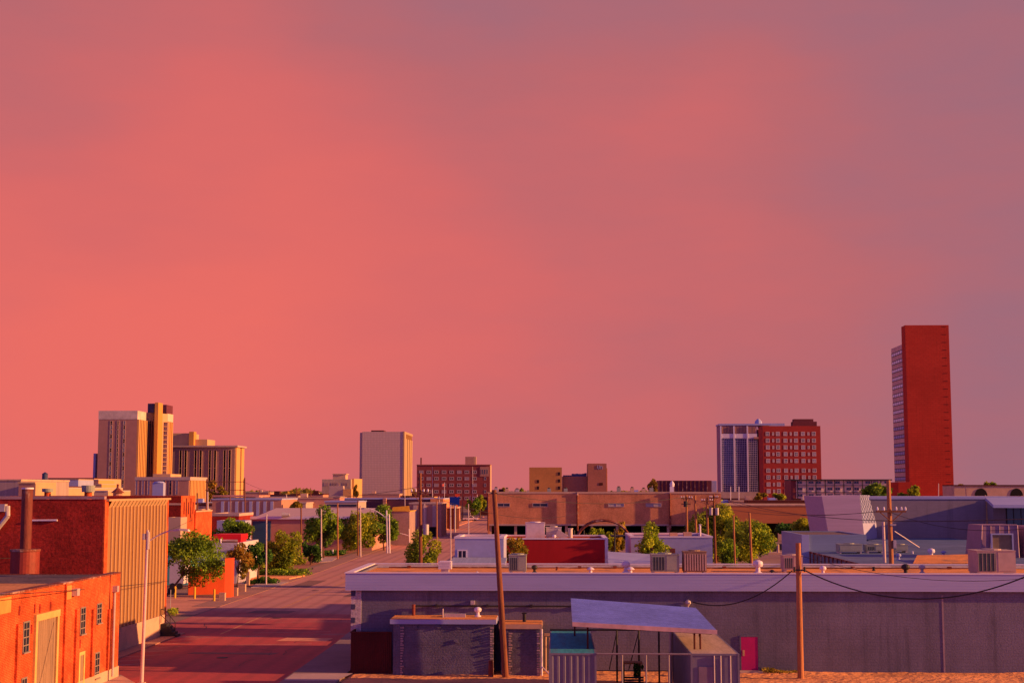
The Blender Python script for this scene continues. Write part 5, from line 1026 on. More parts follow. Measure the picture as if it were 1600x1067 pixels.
for i in range(24): x = xa + .4 + (xb - xa - .8) * i / 24; b.bx(x, x + .35, Y0 - .4, Y0 - .01, gz(677, Y0), gz(667, Y0))
b.build('top_fins', M_brownp, r)
MB().bx(xa - 1, xb, Y0 - 3, Y0 - .95, gz(778, Y0), gz(768.5, Y0)).build('base_slab', M_conc2, r)
b = MB(); b.bx(gx(1184.3, Y0), gx(1189, Y0), Y0 + 2, Y0 + 12, 0, gz(671, Y0)); b.build('recess', mat('dark_plum', (.10, .035, .06), .6), r)
MB().bx(gx(1189, Y0) + .01, gx(1193, Y0), Y0 - .4, Y0 + 12, 0, gz(672, Y0)).bx(gx(1179, Y0), gx(1193, Y0), Y0 - 1, Y0 - .42, gz(686, Y0), gz(683, Y0)).build('side_pier', M_brownp, r)
MB().bx(gx(1190, Y0 + 5), gx(1228, Y0 + 5), Y0 + 5, Y0 + 14, gz(668, Y0), gz(661, Y0)).build('rear_roof', M_lav, r)
MB().lathe((gx(1190, Y0), Y0 + 6, zt + .7), [(1.6, 0), (1.5, 1.2), (.5, 2.3)], 10).build('roof_tank', M_lav, r)
# red brick tower hotel
Y0 = 560.; xa, xb = gx(1193.5, Y0), gx(1284, Y0); zt = gz(666, Y0); y1 = onx(1190.5, 700, xa).y
r = T('brick_tower_hotel', 'red brick tower hotel with a grid of white framed windows', 'building', ((xa + xb) / 2, Y0 + 8, 0))
M_rh = mat('red_hotel_brick', (.40, .040, .030), .9, .1, .2); MB().bx(xa, xb, Y0, Y0 + 12, 0, zt).build('wall', M_rh, r)
MB().bx(gx(1245, Y0), gx(1283, Y0), Y0 + 6, Y0 + 11, zt, gz(658, Y0)).bx(gx(1247, Y0), gx(1278, Y0), Y0 + 6.5, Y0 + 10.5, gz(658, Y0) + .01, gz(654, Y0)).build('penthouse', mat('penthouse_maroon', (.16, .03, .04), .8), r)
wf = mat('white_window_frame', (.60, .46, .42), .8)
for ri, py in enumerate((677.5, 688, 698.5, 709, 719.5, 734.5, 745, 756, 766.5)):
    for ci, (px, ww) in enumerate(((1201, 6), (1209.5, 3), (1217, 6), (1228.8, 6), (1237.3, 3), (1245.3, 6), (1256.4, 6), (1265, 3.2), (1273.4, 6))):
        if ri > 6 and ci > 3: continue
        hh = 6.4 if ww > 4 else 5; gl = M_blind if g.random() < (.65 if ri < 5 else .3) else M_glass
        window(r, (gx(px, Y0), Y0, gz(py + .6, Y0)), ww * Y0 / F, hh * Y0 / F, '-y', wf, gl, (1 if ww > 4 else 0, 1), .26, .1)
for px in (1211, 1216, 1226, 1231): window(r, (gx(px, Y0), Y0, gz(778, Y0)), 1.1, 2, '-y', wf, M_glass, (0, 0), .2, .1)
# motel
Y0 = 430.; xa, xb = gx(1244, Y0), gx(1392, Y0); zt = gz(750.5, Y0)
r = T('motel_building', 'long cream three storey block with dark balcony posts in front of the red tower hotel', 'building', ((xa + xb) / 2, Y0 + 8, 0)); MB().bx(xa, xb, Y0, Y0 + 12, 0, zt).build('wall', mat('motel_cream', (.86, .62, .50), .8, .05, .2), r)
MB().bx(gx(1236, Y0), xa - .01, Y0, Y0 + 12, 0, zt).build('end_wall', M_h, r); MB().bx(xa - 1.5, xb + .3, Y0 - .8, Y0 + 12.2, zt + .01, zt + .35).build('roof_edge', M_dark, r)
b = MB()
for i in range(11): x = xa + .2 + (xb - xa - .6) * i / 10; b.bx(x, x + .22, Y0 - .7, Y0 - .5, 0, zt)
for py in (758, 768.5): b.bx(xa, xb, Y0 - .4, Y0 - .01, gz(py + .6, Y0), gz(py, Y0))
b.build('balcony_posts', M_dark, r)
for j, py in enumerate((753.5, 763.5, 773.5)):
    for i in range(10): window(r, (xa + (xb - xa) * (i + .38 + .2 * (i % 2)) / 10, Y0, gz(py, Y0)), 1.6, .9, '-y', M_conc2, M_glass, (1, 0), .12, .08)
# red tower
Y0 = 630.; xa, xb = gx(1421.5, Y0), gx(1490.5, Y0); ze = gz(508, Y0, 1450); y1 = Y0 + 7; y2 = Y0 + 31
r = T('red_tower', 'very tall blank red tower with a lower banded window wing behind its left edge', 'building', ((xa + xb) / 2, Y0 + 10, 0)); M_rt = brick('red_tower_brick', (.50, .044, .026), (.46, .036, .022), (.36, .03, .02), bw=2.4, bh=.9, mort=.06, var=.10, vs=.05, bump=.1, mottle=.1, stain=.5)
MB().bx(xa, xb, Y0, y1, 0, ze).build('blank_slab', M_rt, r); b = MB(); g = random.Random(2)
for i in range(22):
    py = 513 + i * 12; q = gx(1485, Y0); b.bx(xb - 3.1, xb - 1.2, Y0 - .06, Y0 - .005, gz(py, Y0) - .14, gz(py, Y0) + .1)
b.build('slot_vents', mat('slot_dark', (.12, .01, .012), .9), r)
zw = gz(537, Y0 + 7, 1410); MB().bx(xa + .9, xb - 1, y1 + .01, y2, 0, zw).build('window_wing', mat('pale_spandrel', (.66, .42, .36), .8), r)
for i in range(17):
    z = zw - 3.2 - i * 3.78
    if z < 6: break
    window(r, (xa + .9, (y1 + y2) / 2, z), y2 - y1 - 1, 1.9, '-x', M_dark, mat('bright_blind', (.85, .78, .85), .7) if i < 9 else M_lav, (5, 0), .3, .12, name='window_band')
MB().bx(gx(1404, 600), gx(1426, 600), 600, 620, 0, gz(753, 600)).build('podium', M_rt, r)
# arcaded building at right
Y0 = 400.; xa, xb = gx(1491, Y0), gx(1640, Y0); zt = gz(759, Y0)
r = T('arcaded_building', 'low tan building with wide dark arches at the far right', 'building', ((xa + xb) / 2, Y0 + 8, 0)); MB().bx(xa, xb, Y0, Y0 + 12, 0, zt).build('wall', M_conc, r); MB().bx(xa, xb, Y0 - .3, Y0 + 12.1, zt + .01, zt + .3).build('roof_edge', M_maroon, r)
for px in (1532.5, 1588): 
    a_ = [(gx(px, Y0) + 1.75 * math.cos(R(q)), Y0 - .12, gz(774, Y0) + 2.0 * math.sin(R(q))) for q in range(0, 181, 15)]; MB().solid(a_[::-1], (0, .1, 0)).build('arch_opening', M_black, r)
MB().bx(gx(1510, 395), gx(1513, 395), 395, 396, 0, gz(762, 395)).build('pier', M_conc, r)
# stepped stores and parking deck at far left
def simple(name, label, px0, px1, pt, Y, d_, wm, cap=None, side=None, cat='building', bands=()):
    x0, x1 = gx(px0, Y), gx(px1, Y); zt = gz(pt, Y); r = T(name, label, cat, ((x0 + x1) / 2, Y + d_ / 2, 0)); MB().bx(x0, x1, Y, Y + d_, 0, zt).build('wall', wm, r)
    MB().bx(x0 - .15, x1 + .15, Y - .15, Y + d_ + .15, zt + .01, zt + .35).build('roof', cap or M_conc2, r)
    if side: MB().bx(x1 + .01, x1 + .2, Y, Y + d_, 0, zt).build('side_wall', side, r)  # sun-facing side carries its sunlight as a separate wall colour
    for a, b_ in bands:
        MB().bx(x0 + .5, x1 - .4, Y - .12, Y - .01, gz(b_, Y), gz(a, Y)).build('dark_opening', M_glass, r)
    return r
simple('parking_deck', 'pale parking deck with a dark slotted band behind the smokestack', 46, 81, 761, 420, 30, M_brownp, M_maroon, M_gold, bands=((768, 772),))
r = simple('parking_deck', 'sunlit cream parking deck wing left of the large vent cap', 81.5, 96, 763, 425, 60, M_gold, M_conc2, M_gold, bands=((769, 772),))
simple('store_building', 'long low mauve store roofline under the dark blue tank', 32, 122, 749.5, 600, 40, M_lav, M_conc)
simple('store_building', 'flat brown roofed store between the blue tank and the gold tower', 75, 146, 747.5, 640, 40, M_brownp, M_maroon, M_gold)
simple('stepped_building', 'stepped cream block catching the sun at the foot of the gold tower', 146, 153, 750, 560, 20, M_brownp, None, M_sungold)
simple('stepped_building', 'lower cream step in front of the gold tower foot', 150, 158, 757, 545, 18, M_gold, None, M_sungold)
simple('grooved_building', 'grey grooved metal building at the very left edge of the skyline', -20, 32, 751, 300, 30, mat('grooved_grey', (.40, .28, .27), .7, .2, .5, stretch=(6, 1, .1)), M_conc)
simple('cream_rooftop', 'cream sunlit roof box immediately behind the smokestack top', 29, 54, 755.5, 290, 12, M_brownp, M_gold, M_gold)
simple('tan_house', 'small tan house between the large vent cap and the red roofed hut', 147, 168, 768, 380, 20, M_conc, None, M_gold)
q = at(70, 749, 590); r = T('water_tank', 'dark blue cylindrical water tank with a conical lid on the skyline', 'tank', (q.x, 590, 0)); MB().cyl((q.x, 590, q.z), (q.x, 590, gz(740, 590)), 1.15, n=14).build('tank_body', mat('navy_tank', (.045, .055, .14), .6), r); MB().cyl((q.x, 590, gz(740, 590) + .01), (q.x, 590, gz(737, 590)), 1.3, .1, 14).build('lid', MATS['navy_tank'], r); MB().cyl((q.x, 590, 0), (q.x, 590, q.z), .4, n=8).build('stand', M_dark, r)
x = gx(184, 300); r = T('hut', 'small round hut with a pointed dark red roof in front of the gold tower', 'building', (x, 300, 0)); MB().cyl((x, 300, 0), (x, 300, gz(770, 300)), 1.0, n=12).build('wall', M_brownp, r); MB().cyl((x, 300, gz(770, 300) + .01), (x, 300, gz(762, 300)), 1.5, .3, 12).cyl((x, 300, gz(762, 300)), (x, 300, gz(756, 300)), .28, n=8).build('roof', M_rust, r)
# middle distance shops
r = simple('striped_building', 'low building with tan and blue wall panels behind the round tree', 332, 440, 781, 330, 20, M_brownp, M_lav, None)
for i in range(8): x = gx(346 + i * 11, 330); MB().bx(x, x + .7, 329.85, 329.99, 1, gz(783, 330)).build('panel', M_lav, r)
MB().bx(gx(332, 345), gx(405, 345), 345, 358, gz(776.5, 345), gz(773.5, 345)).build('canopy', mat('salmon_slab', (.55, .24, .2), .8), r)
MB().bx(gx(338, 350), gx(397, 350), 350, 352, 2, gz(777, 350)).build('dark_recess', M_glass, r)
r = simple('strip_mall', 'long flat canopied shop row with dark glazing in front of the pale blank tower', 525, 693, 780, 400, 20, mat('dark_glazing', (.10, .03, .05), .5), M_fascia, M_pink)
MB().bx(gx(673, 399), gx(693, 399), 398, 399.9, 0, gz(779, 399)).build('end_wall', M_pink, r)
MB().bx(gx(598, 398), gx(603, 398), 398.5, 399.9, 0, gz(778, 399)).build('pier', M_brownp, r)
r = simple('panel_building', 'pale panelled building with tan and lilac wall stripes right of the gabled shed', 640, 690, 787.5, 345, 16, M_brownp, M_conc2, None)
for i in range(3): x = gx(646 + i * 15, 345); MB().bx(x, x + .9, 344.85, 344.99, 2.4, gz(789, 345)).build('panel', M_conc2, r)
MB().bx(gx(664, 345), gx(682, 345), 344.8, 344.98, 0, 2.3).build('dark_opening', M_black, r)
simple('office_shed', 'grey flat roofed shed with black window strips above the long warehouse roof', 508, 560, 784.5, 340, 14, M_conc2, M_fascia, None, bands=((788, 791),))
simple('salmon_shed', 'little salmon box house above the warehouse roof', 521, 531, 777.5, 360, 8, mat('salmon_slab', (.55, .24, .2)), None, None)
r = T('billboard', 'large dark blue billboard standing beside the far street', 'sign', (gx(711, 380), 380, 0)); MB().bx(gx(702.5, 380), gx(718, 380), 379.8, 380, gz(789, 380), gz(776, 380)).build('sign_face', mat('billboard_blue', (.006, .035, .32), .5), r); MB().cyl((gx(711, 380), 380.2, 0), (gx(711, 380), 380.2, gz(789, 380)), .25, n=8).build('post', M_metal, r)
MB().bx(gx(711, 420), gx(718, 420), 420, 420.3, gz(775, 420), gz(771.5, 420)).cyl((gx(714, 420), 420.1, 0), (gx(714, 420), 420.1, gz(775, 420)), .2).thing('orange_sign', M_orangewall, 'small orange sign board peeping above the blue billboard', 'sign', (gx(714, 420), 420, 0))
r = T('flag', 'little red flag on a tall pole in front of the brick hotel', 'flag', (gx(694.5, 430), 430, 0)); MB().cyl((gx(694.5, 430), 430, 0), (gx(694.5, 430), 430, gz(753.5, 430)), .1, .06, 6).build('pole', M_cap, r)
MB().solid([(gx(694, 430), 430, gz(755, 430)), (gx(691.5, 430), 429.8, gz(756, 430)), (gx(689, 430), 430.2, gz(756.5, 430)), (gx(689, 430), 430.2, gz(761, 430)), (gx(691.5, 430), 429.8, gz(760, 430)), (gx(694, 430), 430, gz(759.5, 430))], (0, .03, 0)).build('cloth', mat('flag_red', (.70, .14, .10), .8), r)
simple('corner_store', 'small maroon walled store beyond the far street corner', 697, 714, 794, 410, 10, M_maroon, M_conc, None)
# distant low town along the horizon: separate small buildings
g = random.Random(21); mats_ = [M_conc, M_brownp, M_lav, M_gold, M_cream, M_conc2, M_pw, M_maroon, M_sungold]
def town(a, b_, n, ya, yb, hlo, hhi, grp, wlo=8, whi=26):
    names = ('flat roofed', 'long low', 'boxy', 'plain')
    for i in range(n):
        Y = g.uniform(ya, yb); px = a + (b_ - a) * (i + g.random()) / n; w_ = g.uniform(wlo, whi); x = gx(px, Y); h_ = g.uniform(hlo, hhi); d_ = g.uniform(8, 20)
        mm = g.choice(mats_); r = T('distant_building', grp, 'building', (x, Y, 0), grp)
        MB().bx(x - w_ / 2, x + w_ / 2, Y, Y + d_, 0, h_).build('wall', mm, r)
        b = MB(); b.bx(x - w_ / 2 - .2, x + w_ / 2 + .2, Y - .2, Y + d_ + .2, h_ + .01, h_ + .4); k_ = g.uniform(-.3, .3) * w_; b.bx(x + k_, x + k_ + 2, Y + 3, Y + 5, h_ + .41, h_ + 1.6); b.build('roof', g.choice([M_conc2, M_maroon, M_fascia, M_conc]), r)
        nb = int(w_ / 5)
        c = MB()
        for j in range(nb): xx = x - w_ / 2 + w_ * (j + .25) / nb; c.bx(xx, xx + w_ / nb * .4, Y - .08, Y - .01, h_ * .35, h_ * .75)
        c.build('dark_openings', M_glass, r)
town(385, 505, 22, 420, 900, 4.5, 9.5, 'small distant building in the low town left of the weathered masonry building')
town(160, 345, 14, 330, 480, 4, 7, 'small distant building in the low town around the foot of the gold tower')
town(-20, 140, 10, 700, 1100, 7, 10, 'small distant building on the far left horizon')
town(640, 698, 8, 430, 540, 4, 7.5, 'small distant building in front of the dark red brick hotel', 6, 12)
town(768, 1035, 20, 540, 900, 7.5, 10.5, 'small distant building showing over the tan parking structure roof', 8, 22)
town(1120, 1300, 10, 400, 425, 4, 8, 'small distant building at the foot of the red tower hotel', 5, 10)
town(1420, 1600, 8, 520, 800, 6, 9, 'small distant building beyond the museum roof')
town(560, 660, 8, 640, 780, 5, 9, 'small distant building by the pale blank tower foot')
for i, (px, pt, w_, nm) in enumerate(((775, 762, 5, 'first'), (792, 763, 6, ''), (808, 764, 6, ''), (858, 763, 5, ''), (884, 763, 6, ''), (967, 761, 7, ''), (988, 762, 6, ''), (1006, 763, 5, ''), (1018, 762, 4, ''))):
    x = gx(px, 345); zt = gz(768.5, 330); rr = T('rooftop_unit', 'grey rooftop machine in the row on the tan parking structure', 'rooftop machinery', (x, 345, zt), 'machines on the parking structure roof')
    MB().bx(x - .45, x + .45, 345, 346.5, zt - .38, gz(pt, 345)).build('cabinet', g.choice([M_metal, M_acgrey, M_conc]), rr); MB().cyl((x, 345.7, gz(pt, 345)), (x, 345.7, gz(pt, 345) + .25), .3, n=8).build('fan', M_dark, rr)
MB().bx(gx(1047, 335), gx(1053, 335), 335, 336.2, gz(768.5, 330) - .3, gz(760, 335)).lathe((gx(1050.5, 335), 335.6, gz(760, 335)), [(.5, 0), (.6, .6), (.2, 1.3)], 10).thing('rooftop_unit', M_cap, 'white hooded rooftop unit in front of the maroon ribbed building', 'rooftop machinery', (gx(1050, 335), 335, gz(768.5, 330)))
# far tree belt on the horizon
def belt(name, x0, x1, y0, y1, n, h, ls, seed, kind='dark'):
    g_ = np.random.RandomState(seed); k_ = n; X = g_.uniform(x0, x1, k_); Y = g_.uniform(y0, y1, k_); hh = h * (.45 + .35 * np.sin(X * .05 + Y * .01) ** 2 + .3 * np.sin(X * .021 + 1.3) ** 2)
    Z = g_.uniform(0, 1, k_) * hh; C_ = np.stack([X, Y, Z], 1); a = g_.normal(size=(k_, 3)); a /= np.linalg.norm(a, axis=1)[:, None]; b_ = g_.normal(size=(k_, 3)); b_ -= (a * b_).sum(1)[:, None] * a; b_ /= np.linalg.norm(b_, axis=1)[:, None]
    quad = np.stack([C_ - a * ls, C_ + b_ * ls * .7, C_ + a * ls, C_ - b_ * ls * .7], 1).reshape(-1, 3)
    me = bpy.data.meshes.new(name); me.from_pydata(quad.tolist(), [], [(4 * i, 4 * i + 1, 4 * i + 2, 4 * i + 3) for i in range(k_)])
    for q in leaves(kind): me.materials.append(q)
    me.polygons.foreach_set('material_index', g_.randint(0, 3, k_).astype(np.int32)); o = bpy.data.objects.new(name, me); COL.objects.link(o); tagm(o, kind='stuff', label='dark belt of far trees along the flat horizon', cat='trees')
belt('distant_woods', -900, 900, 1500, 1900, 16000, 11.0, 3.0, 3, 'rust')
# ------------------------------------------------------------------ trees and bushes
tree('leaning_tree', 'leafy tree with a leaning trunk over the orange painted wall', 262, 152, 256, 352, 830, 912, 'green', 8200, .16, 1, blobs=26, tr=.14)
tree('round_tree', 'round green tree left of the blue roller door', 362, 240, 331, 396, 806, 862, 'green', 5200, .28, 2, blobs=18)
tree('shade_tree', 'dark green small round tree beside the grey lamp post', 404, 172, 389, 420, 846, 896, 'dark', 3600, .18, 3, blobs=12)
tree('shade_tree', 'olive green tree with drooping crown right of the dark small tree', 436, 190, 412, 468, 826, 893, 'olive', 5200, .2, 4, blobs=16)
tree('young_tree', 'rusty gold thin leaved young tree behind the orange pillar', 372, 166, 352, 396, 852, 905, 'rust', 2600, .17, 5, blobs=14, tr=.08)
tree('young_tree', 'sparse brownish young tree below the round tree', 386, 190, 372, 402, 840, 888, 'rust', 1300, .18, 6, blobs=10, tr=.08)
tree('street_tree', 'tall full green tree left of centre with a grey lamp pole before it', 506, 236, 474, 532, 796, 856, 'green', 6500, .24, 7, blobs=18)
tree('street_tree', 'low dark bushy tree under the tall full green tree', 486, 215, 471, 503, 844, 880, 'dark', 3000, .2, 8, blobs=10)
tree('street_tree', 'yellowish green tree in the middle of the street tree row', 560, 255, 526, 592, 800, 858, 'olive', 6500, .26, 9, blobs=18)
tree('street_tree', 'pointed deep green tree behind the curved arm street lamp', 600, 266, 568, 626, 788, 848, 'green', 6500, .26, 10, blobs=16)
tree('street_tree', 'lime green pair of bushes at the foot of the dark utility pole', 660, 165, 633, 686, 834, 900, 'olive', 5600, .17, 11, blobs=18)
tree('vine_bush', 'yellow green climbing bush in front of the red building left end', 801, 117.5, 782, 821, 834, 885, 'gold', 2600, .11, 12, blobs=14, tr=.06)
tree('shade_tree', 'spiky bright green tree rising from the lilac roofs', 1020, 124, 994, 1048, 824, 884, 'lime', 3800, .14, 13, blobs=16)
tree('shrub_tree', 'yellow green shrub under the steel arch', 940, 155, 916, 958, 818, 862, 'lime', 2600, .17, 14, blobs=12, tr=.08)
tree('shrub_tree', 'golden shrub at the right leg of the steel arch', 965, 158, 952, 982, 812, 870, 'gold', 2000, .17, 15, blobs=10, tr=.08)
tree('big_tree', 'tall green tree with yellow highlights left in the big clump behind the poles', 1120, 225, 1084, 1160, 788, 884, 'olive', 11000, .24, 16, blobs=24, tr=.25)
tree('big_tree', 'broad lower green tree on the right side of the big clump', 1172, 212, 1134, 1208, 814, 886, 'lime', 9000, .22, 17, blobs=22, tr=.22)
tree('big_tree', 'dark green bush at the front of the big clump next to the lilac building', 1130, 205, 1108, 1156, 842, 886, 'green', 4500, .17, 18, blobs=14)
tree('big_tree', 'upright golden green treetop between the two bare stub poles', 1162, 232, 1130, 1186, 804, 870, 'olive', 4500, .24, 26, blobs=14)
tree('hedge_tree', 'dense tree in the row against the brick wing, left one', 1232, 300, 1215, 1262, 815, 850, 'dark', 3500, .3, 19, blobs=14)
tree('hedge_tree', 'golden green tree by the slanted museum box in front of the brick wing', 1270, 285, 1244, 1294, 806, 848, 'olive', 4500, .3, 20, blobs=14)
tree('far_tree', 'dark green tree left of the tall timber pole top', 1368, 290, 1347, 1400, 755, 790, 'green', 4500, .3, 21, blobs=14)
tree('far_tree', 'small golden tree right of the tall timber pole top', 1424, 300, 1408, 1442, 758, 790, 'olive', 2600, .3, 22, blobs=12)
tree('far_tree', 'bare topped brown tree beside the maroon ribbed building', 1021, 430, 1014, 1029, 747, 772, 'rust', 1100, .4, 23, blobs=8, tr=.2)
tree('far_tree', 'flat topped tree above the arcaded building at right', 1551, 430, 1539, 1564, 751, 775, 'olive', 1500, .45, 24, blobs=8, tr=.25)
tree('far_tree', 'low spreading tree left of the flat topped one at right', 1508, 440, 1496, 1530, 755, 775, 'rust', 1500, .45, 25, blobs=8, tr=.25)
tree('far_tree', 'green trees crowding the far street behind the white pickup', 738, 520, 728, 750, 780, 803, 'green', 2400, .5, 27, blobs=10, tr=.25)
tree('far_tree', 'yellow green tree top at the far end of the street', 750, 560, 742, 760, 771, 800, 'olive', 1600, .5, 28, blobs=8, tr=.25)
tree('far_tree', 'small dark street tree left of the far street', 695, 420, 688, 702, 799, 820, 'dark', 1400, .4, 29, blobs=8)
tree('far_tree', 'brownish tree mass in front of the mauve office block', 343, 640, 322, 352, 752, 782, 'rust', 1800, .6, 30, blobs=8, tr=.3)
tree('far_tree', 'brown tree against the gold side wall of the weathered building', 556, 600, 551, 561, 754, 775, 'rust', 900, .5, 31, blobs=6, tr=.2)
tree('far_tree', 'yellow green bush above the long warehouse roof', 463, 330, 452, 472, 783, 800, 'gold', 1100, .35, 32, blobs=6)
for i, (px, Y, w_) in enumerate(((783, 700, 16), (812, 720, 18), (840, 730, 16), (1222, 410, 22), (1190, 405, 20), (1572, 520, 16), (1600, 500, 14))):
    tree('far_tree', 'olive scrub tree showing over the rooflines near the horizon', px, Y, px - w_ / 2, px + w_ / 2, 761 if Y > 500 else 768, 782, 'olive' if i % 2 else 'gold', 700, .6 if Y > 500 else .35, 40 + i, blobs=6, tr=.2, group='scrub trees near the horizon')
tree('potted_shrub', 'dark small shrub beside the tall table in the container yard', 996, 81.3, 989, 1003, 1032, 1060, 'dark', 700, .07, 60, blobs=8, tr=.03, cat='plant')
# planted strips and hedges
def hedge(name, label, pts, h, n, ls, kind, seed):
    g_ = np.random.RandomState(seed); q = []
    for i in range(n):
        a = g_.randint(0, len(pts) - 1); t_ = g_.uniform(); p = np.array(pts[a][:2]) * (1 - t_) + np.array(pts[a + 1][:2]) * t_; w_ = pts[a][2]
        q.append((p[0] + g_.uniform(-w_, w_), p[1] + g_.uniform(-w_, w_) * 2.2, g_.uniform(0, 1) ** .7 * h * (.6 + .4 * math.sin(p[0] * 2 + p[1])) + .05))
    C_ = np.array(q); k_ = n; a = g_.normal(size=(k_, 3)); a /= np.linalg.norm(a, axis=1)[:, None]; b_ = g_.normal(size=(k_, 3)); b_ -= (a * b_).sum(1)[:, None] * a; b_ /= np.linalg.norm(b_, axis=1)[:, None]
    quad = np.stack([C_ - a * ls, C_ + b_ * ls * .6, C_ + a * ls, C_ - b_ * ls * .6], 1).reshape(-1, 3); me = bpy.data.meshes.new(name)
    me.from_pydata(quad.tolist(), [], [(4 * i, 4 * i + 1, 4 * i + 2, 4 * i + 3) for i in range(k_)])
    for m_ in leaves(kind): me.materials.append(m_)
    me.polygons.foreach_set('material_index', g_.randint(0, 3, k_).astype(np.int32)); o = bpy.data.objects.new(name, me); COL.objects.link(o); tagm(o, label, 'plants', None, 'stuff')
def gp(px, py, w_): v = gnd(px, py); return (v.x, v.y, w_)
hedge('planted_strip', 'low green ground cover on the kerb island by the dark small tree', [gp(384, 898, 1.2), gp(430, 898, 1.3), gp(470, 899, .5)], .9, 4200, .16, 'green', 1)
hedge('planted_strip', 'bushy border behind the dark small tree and the olive tree', [gp(376, 889, 1.5), gp(410, 886, 1.6), (gp(470, 880, 1.5))], 1.6, 4200, .2, 'olive', 2)
hedge('planted_strip', 'short dark hedge at the foot of the grey lamp post', [gp(388, 911, .6), gp(428, 911, .5)], .7, 1500, .14, 'dark', 3)
hedge('planted_strip', 'green ground cover at the far kerb corner under the yellowish tree', [gp(535, 857, 1.6), gp(577, 856, 1.6), gp(580, 856, .5)], .9, 3000, .22, 'green', 4)
hedge('planted_strip', 'low dark hedge on the kerb right of the dark bushy tree', [gp(502, 868, 1.), gp(532, 867, 1.)], .8, 1500, .2, 'dark', 5)
hedge('weeds', 'dry weeds at the warehouse corner beside the street sign', [gp(268, 958, .3), gp(272, 962, .3)], .9, 500, .1, 'olive', 6)
hedge('shrub_bed', 'golden shrubs between the orange pillar and the dark small tree', [gp(366, 905, 1.), gp(392, 897, 1.5)], 1.9, 2600, .17, 'gold', 7)
hedge('litter', 'scattered dry twigs and rubble along the foot of the long grey wall', [(gx(1190, 89), 89.4, .25), (gx(1245, 89), 89.4, .25)], .28, 500, .08, 'rust', 8)
walk('planting_kerb', [(gnd(384, 905).x, gnd(384, 905).y), (gnd(452, 905).x, gnd(452, 905).y), (gnd(477, 900).x, gnd(477, 900).y), (gnd(470, 897).x, gnd(470, 897).y), (gnd(384, 896).x, gnd(384, 896).y)], .15, M_dirt)
walk('driveway_apron', [(gnd(392, 918).x, gnd(392, 918).y), (gnd(432, 916).x, gnd(432, 916).y), (gnd(452, 909).x, gnd(452, 909).y), (gnd(405, 908).x, gnd(405, 908).y)], .05, M_conc2)
walk('driveway_apron', [(gnd(488, 879).x, gnd(488, 879).y), (gnd(518, 877).x, gnd(518, 877).y), (gnd(529, 871).x, gnd(529, 871).y), (gnd(500, 870).x, gnd(500, 870).y)], .05, M_conc2)

# ------------------------------------------------------------------ poles
def upole(label, px, Y, pt, arms=1, tr=0, m=None, lean=0, r0=.17, r1=.11, armw=1.2, group=None):
    r, b_, t_ = pole('utility_pole', label, 'utility pole', px, Y, px + lean, pt, r0, r1, m or M_wood, group, n=8)
    for i in range(arms):
        z = t_.z - .5 - i * 1.1; x = t_.x
        MB().bx(x - armw, x + armw, Y - r1 - .12, Y - r1, z - .07, z + .07).tube([(x - armw * .6, Y - r1 - .06, z - .07), (x, Y - r1 - .06, z - .8), (x + armw * .6, Y - r1 - .06, z - .07)], .035, 5).build('crossarm', M_wood2, r)
        for k_ in (-.92, -.5, .5, .92): MB().lathe((x + k_ * armw, Y - r1 - .06, z + .071), [(.05, 0), (.09, .08), (.07, .2), (.03, .26)], 7).build('insulator', M_cap, r)
    if tr:
        for k_ in ((-1, 1) if tr > 1 else (1,)): MB().cyl((t_.x + k_ * .42, Y - .2, t_.z - 2.9), (t_.x + k_ * .42, Y - .2, t_.z - 1.9), .26, n=12).build('transformer', M_metal, r)
    return r, b_, t_
r, b_, t_ = upole('tall sunlit timber pole with one braced crossarm in front of the museum', 1393, 112, 750, 0, lean=-5, r0=.21, r1=.16)
z = gz(798.5, 112); x = gx(1390, 112); MB().bx(x - 1.15, x + 1.15, 111.65, 111.8, z - .07, z + .07).tube([(x - .85, 111.7, z - .06), (x, 111.7, z - .8), (x + .85, 111.7, z - .06)], .04, 5).build('crossarm', M_wood2, r)
for k_ in (-1.05, -.55, .4, .8, 1.1): MB().lathe((x + k_, 111.72, z + .071), [(.05, 0), (.09, .08), (.07, .22), (.03, .3)], 7).build('insulator', M_cap, r)
z2 = gz(819, 112); MB().bx(x - .1, x + .35, 111.6, 111.8, z2 - .06, z2 + .06).bx(x + .12, x + .35, 111.7, 112.0, gz(855, 112), gz(843, 112)).build('equipment_box', M_metal, r)
wire('pale guy wire running down from the museum timber pole to the roof', (x + .3, 112, gz(829, 112)), (gx(1434, 118), 118, gz(854, 118)), 0, .03, 2, name='guy_wire', m=M_cap)
pole('utility_pole', 'plain grey steel pole immediately left of the museum timber pole', 'pole', 1382.5, 114, 1380, 815, .13, .11, M_polegrey)
r, b_, t_ = upole('dark near utility pole with transformer rising left of the leaning pole', 658, 160, 739, 0, lean=-1.5, m=M_wood2, r0=.22, r1=.15)
zz = gz(769, 160); MB().bx(t_.x - 1.0, t_.x + 1.0, 159.7, 159.85, zz - .06, zz + .06).tube([(t_.x - .8, 159.7, zz), (t_.x, 159.7, zz - 1.1), (t_.x + .9, 159.7, zz)], .04).build('crossarm', M_wood2, r)
for k_ in (-.9, -.45, .45, .9): MB().lathe((t_.x + k_, 159.77, zz + .061), [(.07, 0), (.11, .1), (.05, .32)], 7).build('insulator', M_cap, r)
MB().cyl((t_.x + .72, 159.8, gz(835, 160)), (t_.x + .72, 159.8, gz(819, 160)), .32, n=14).build('transformer', M_metal, r)
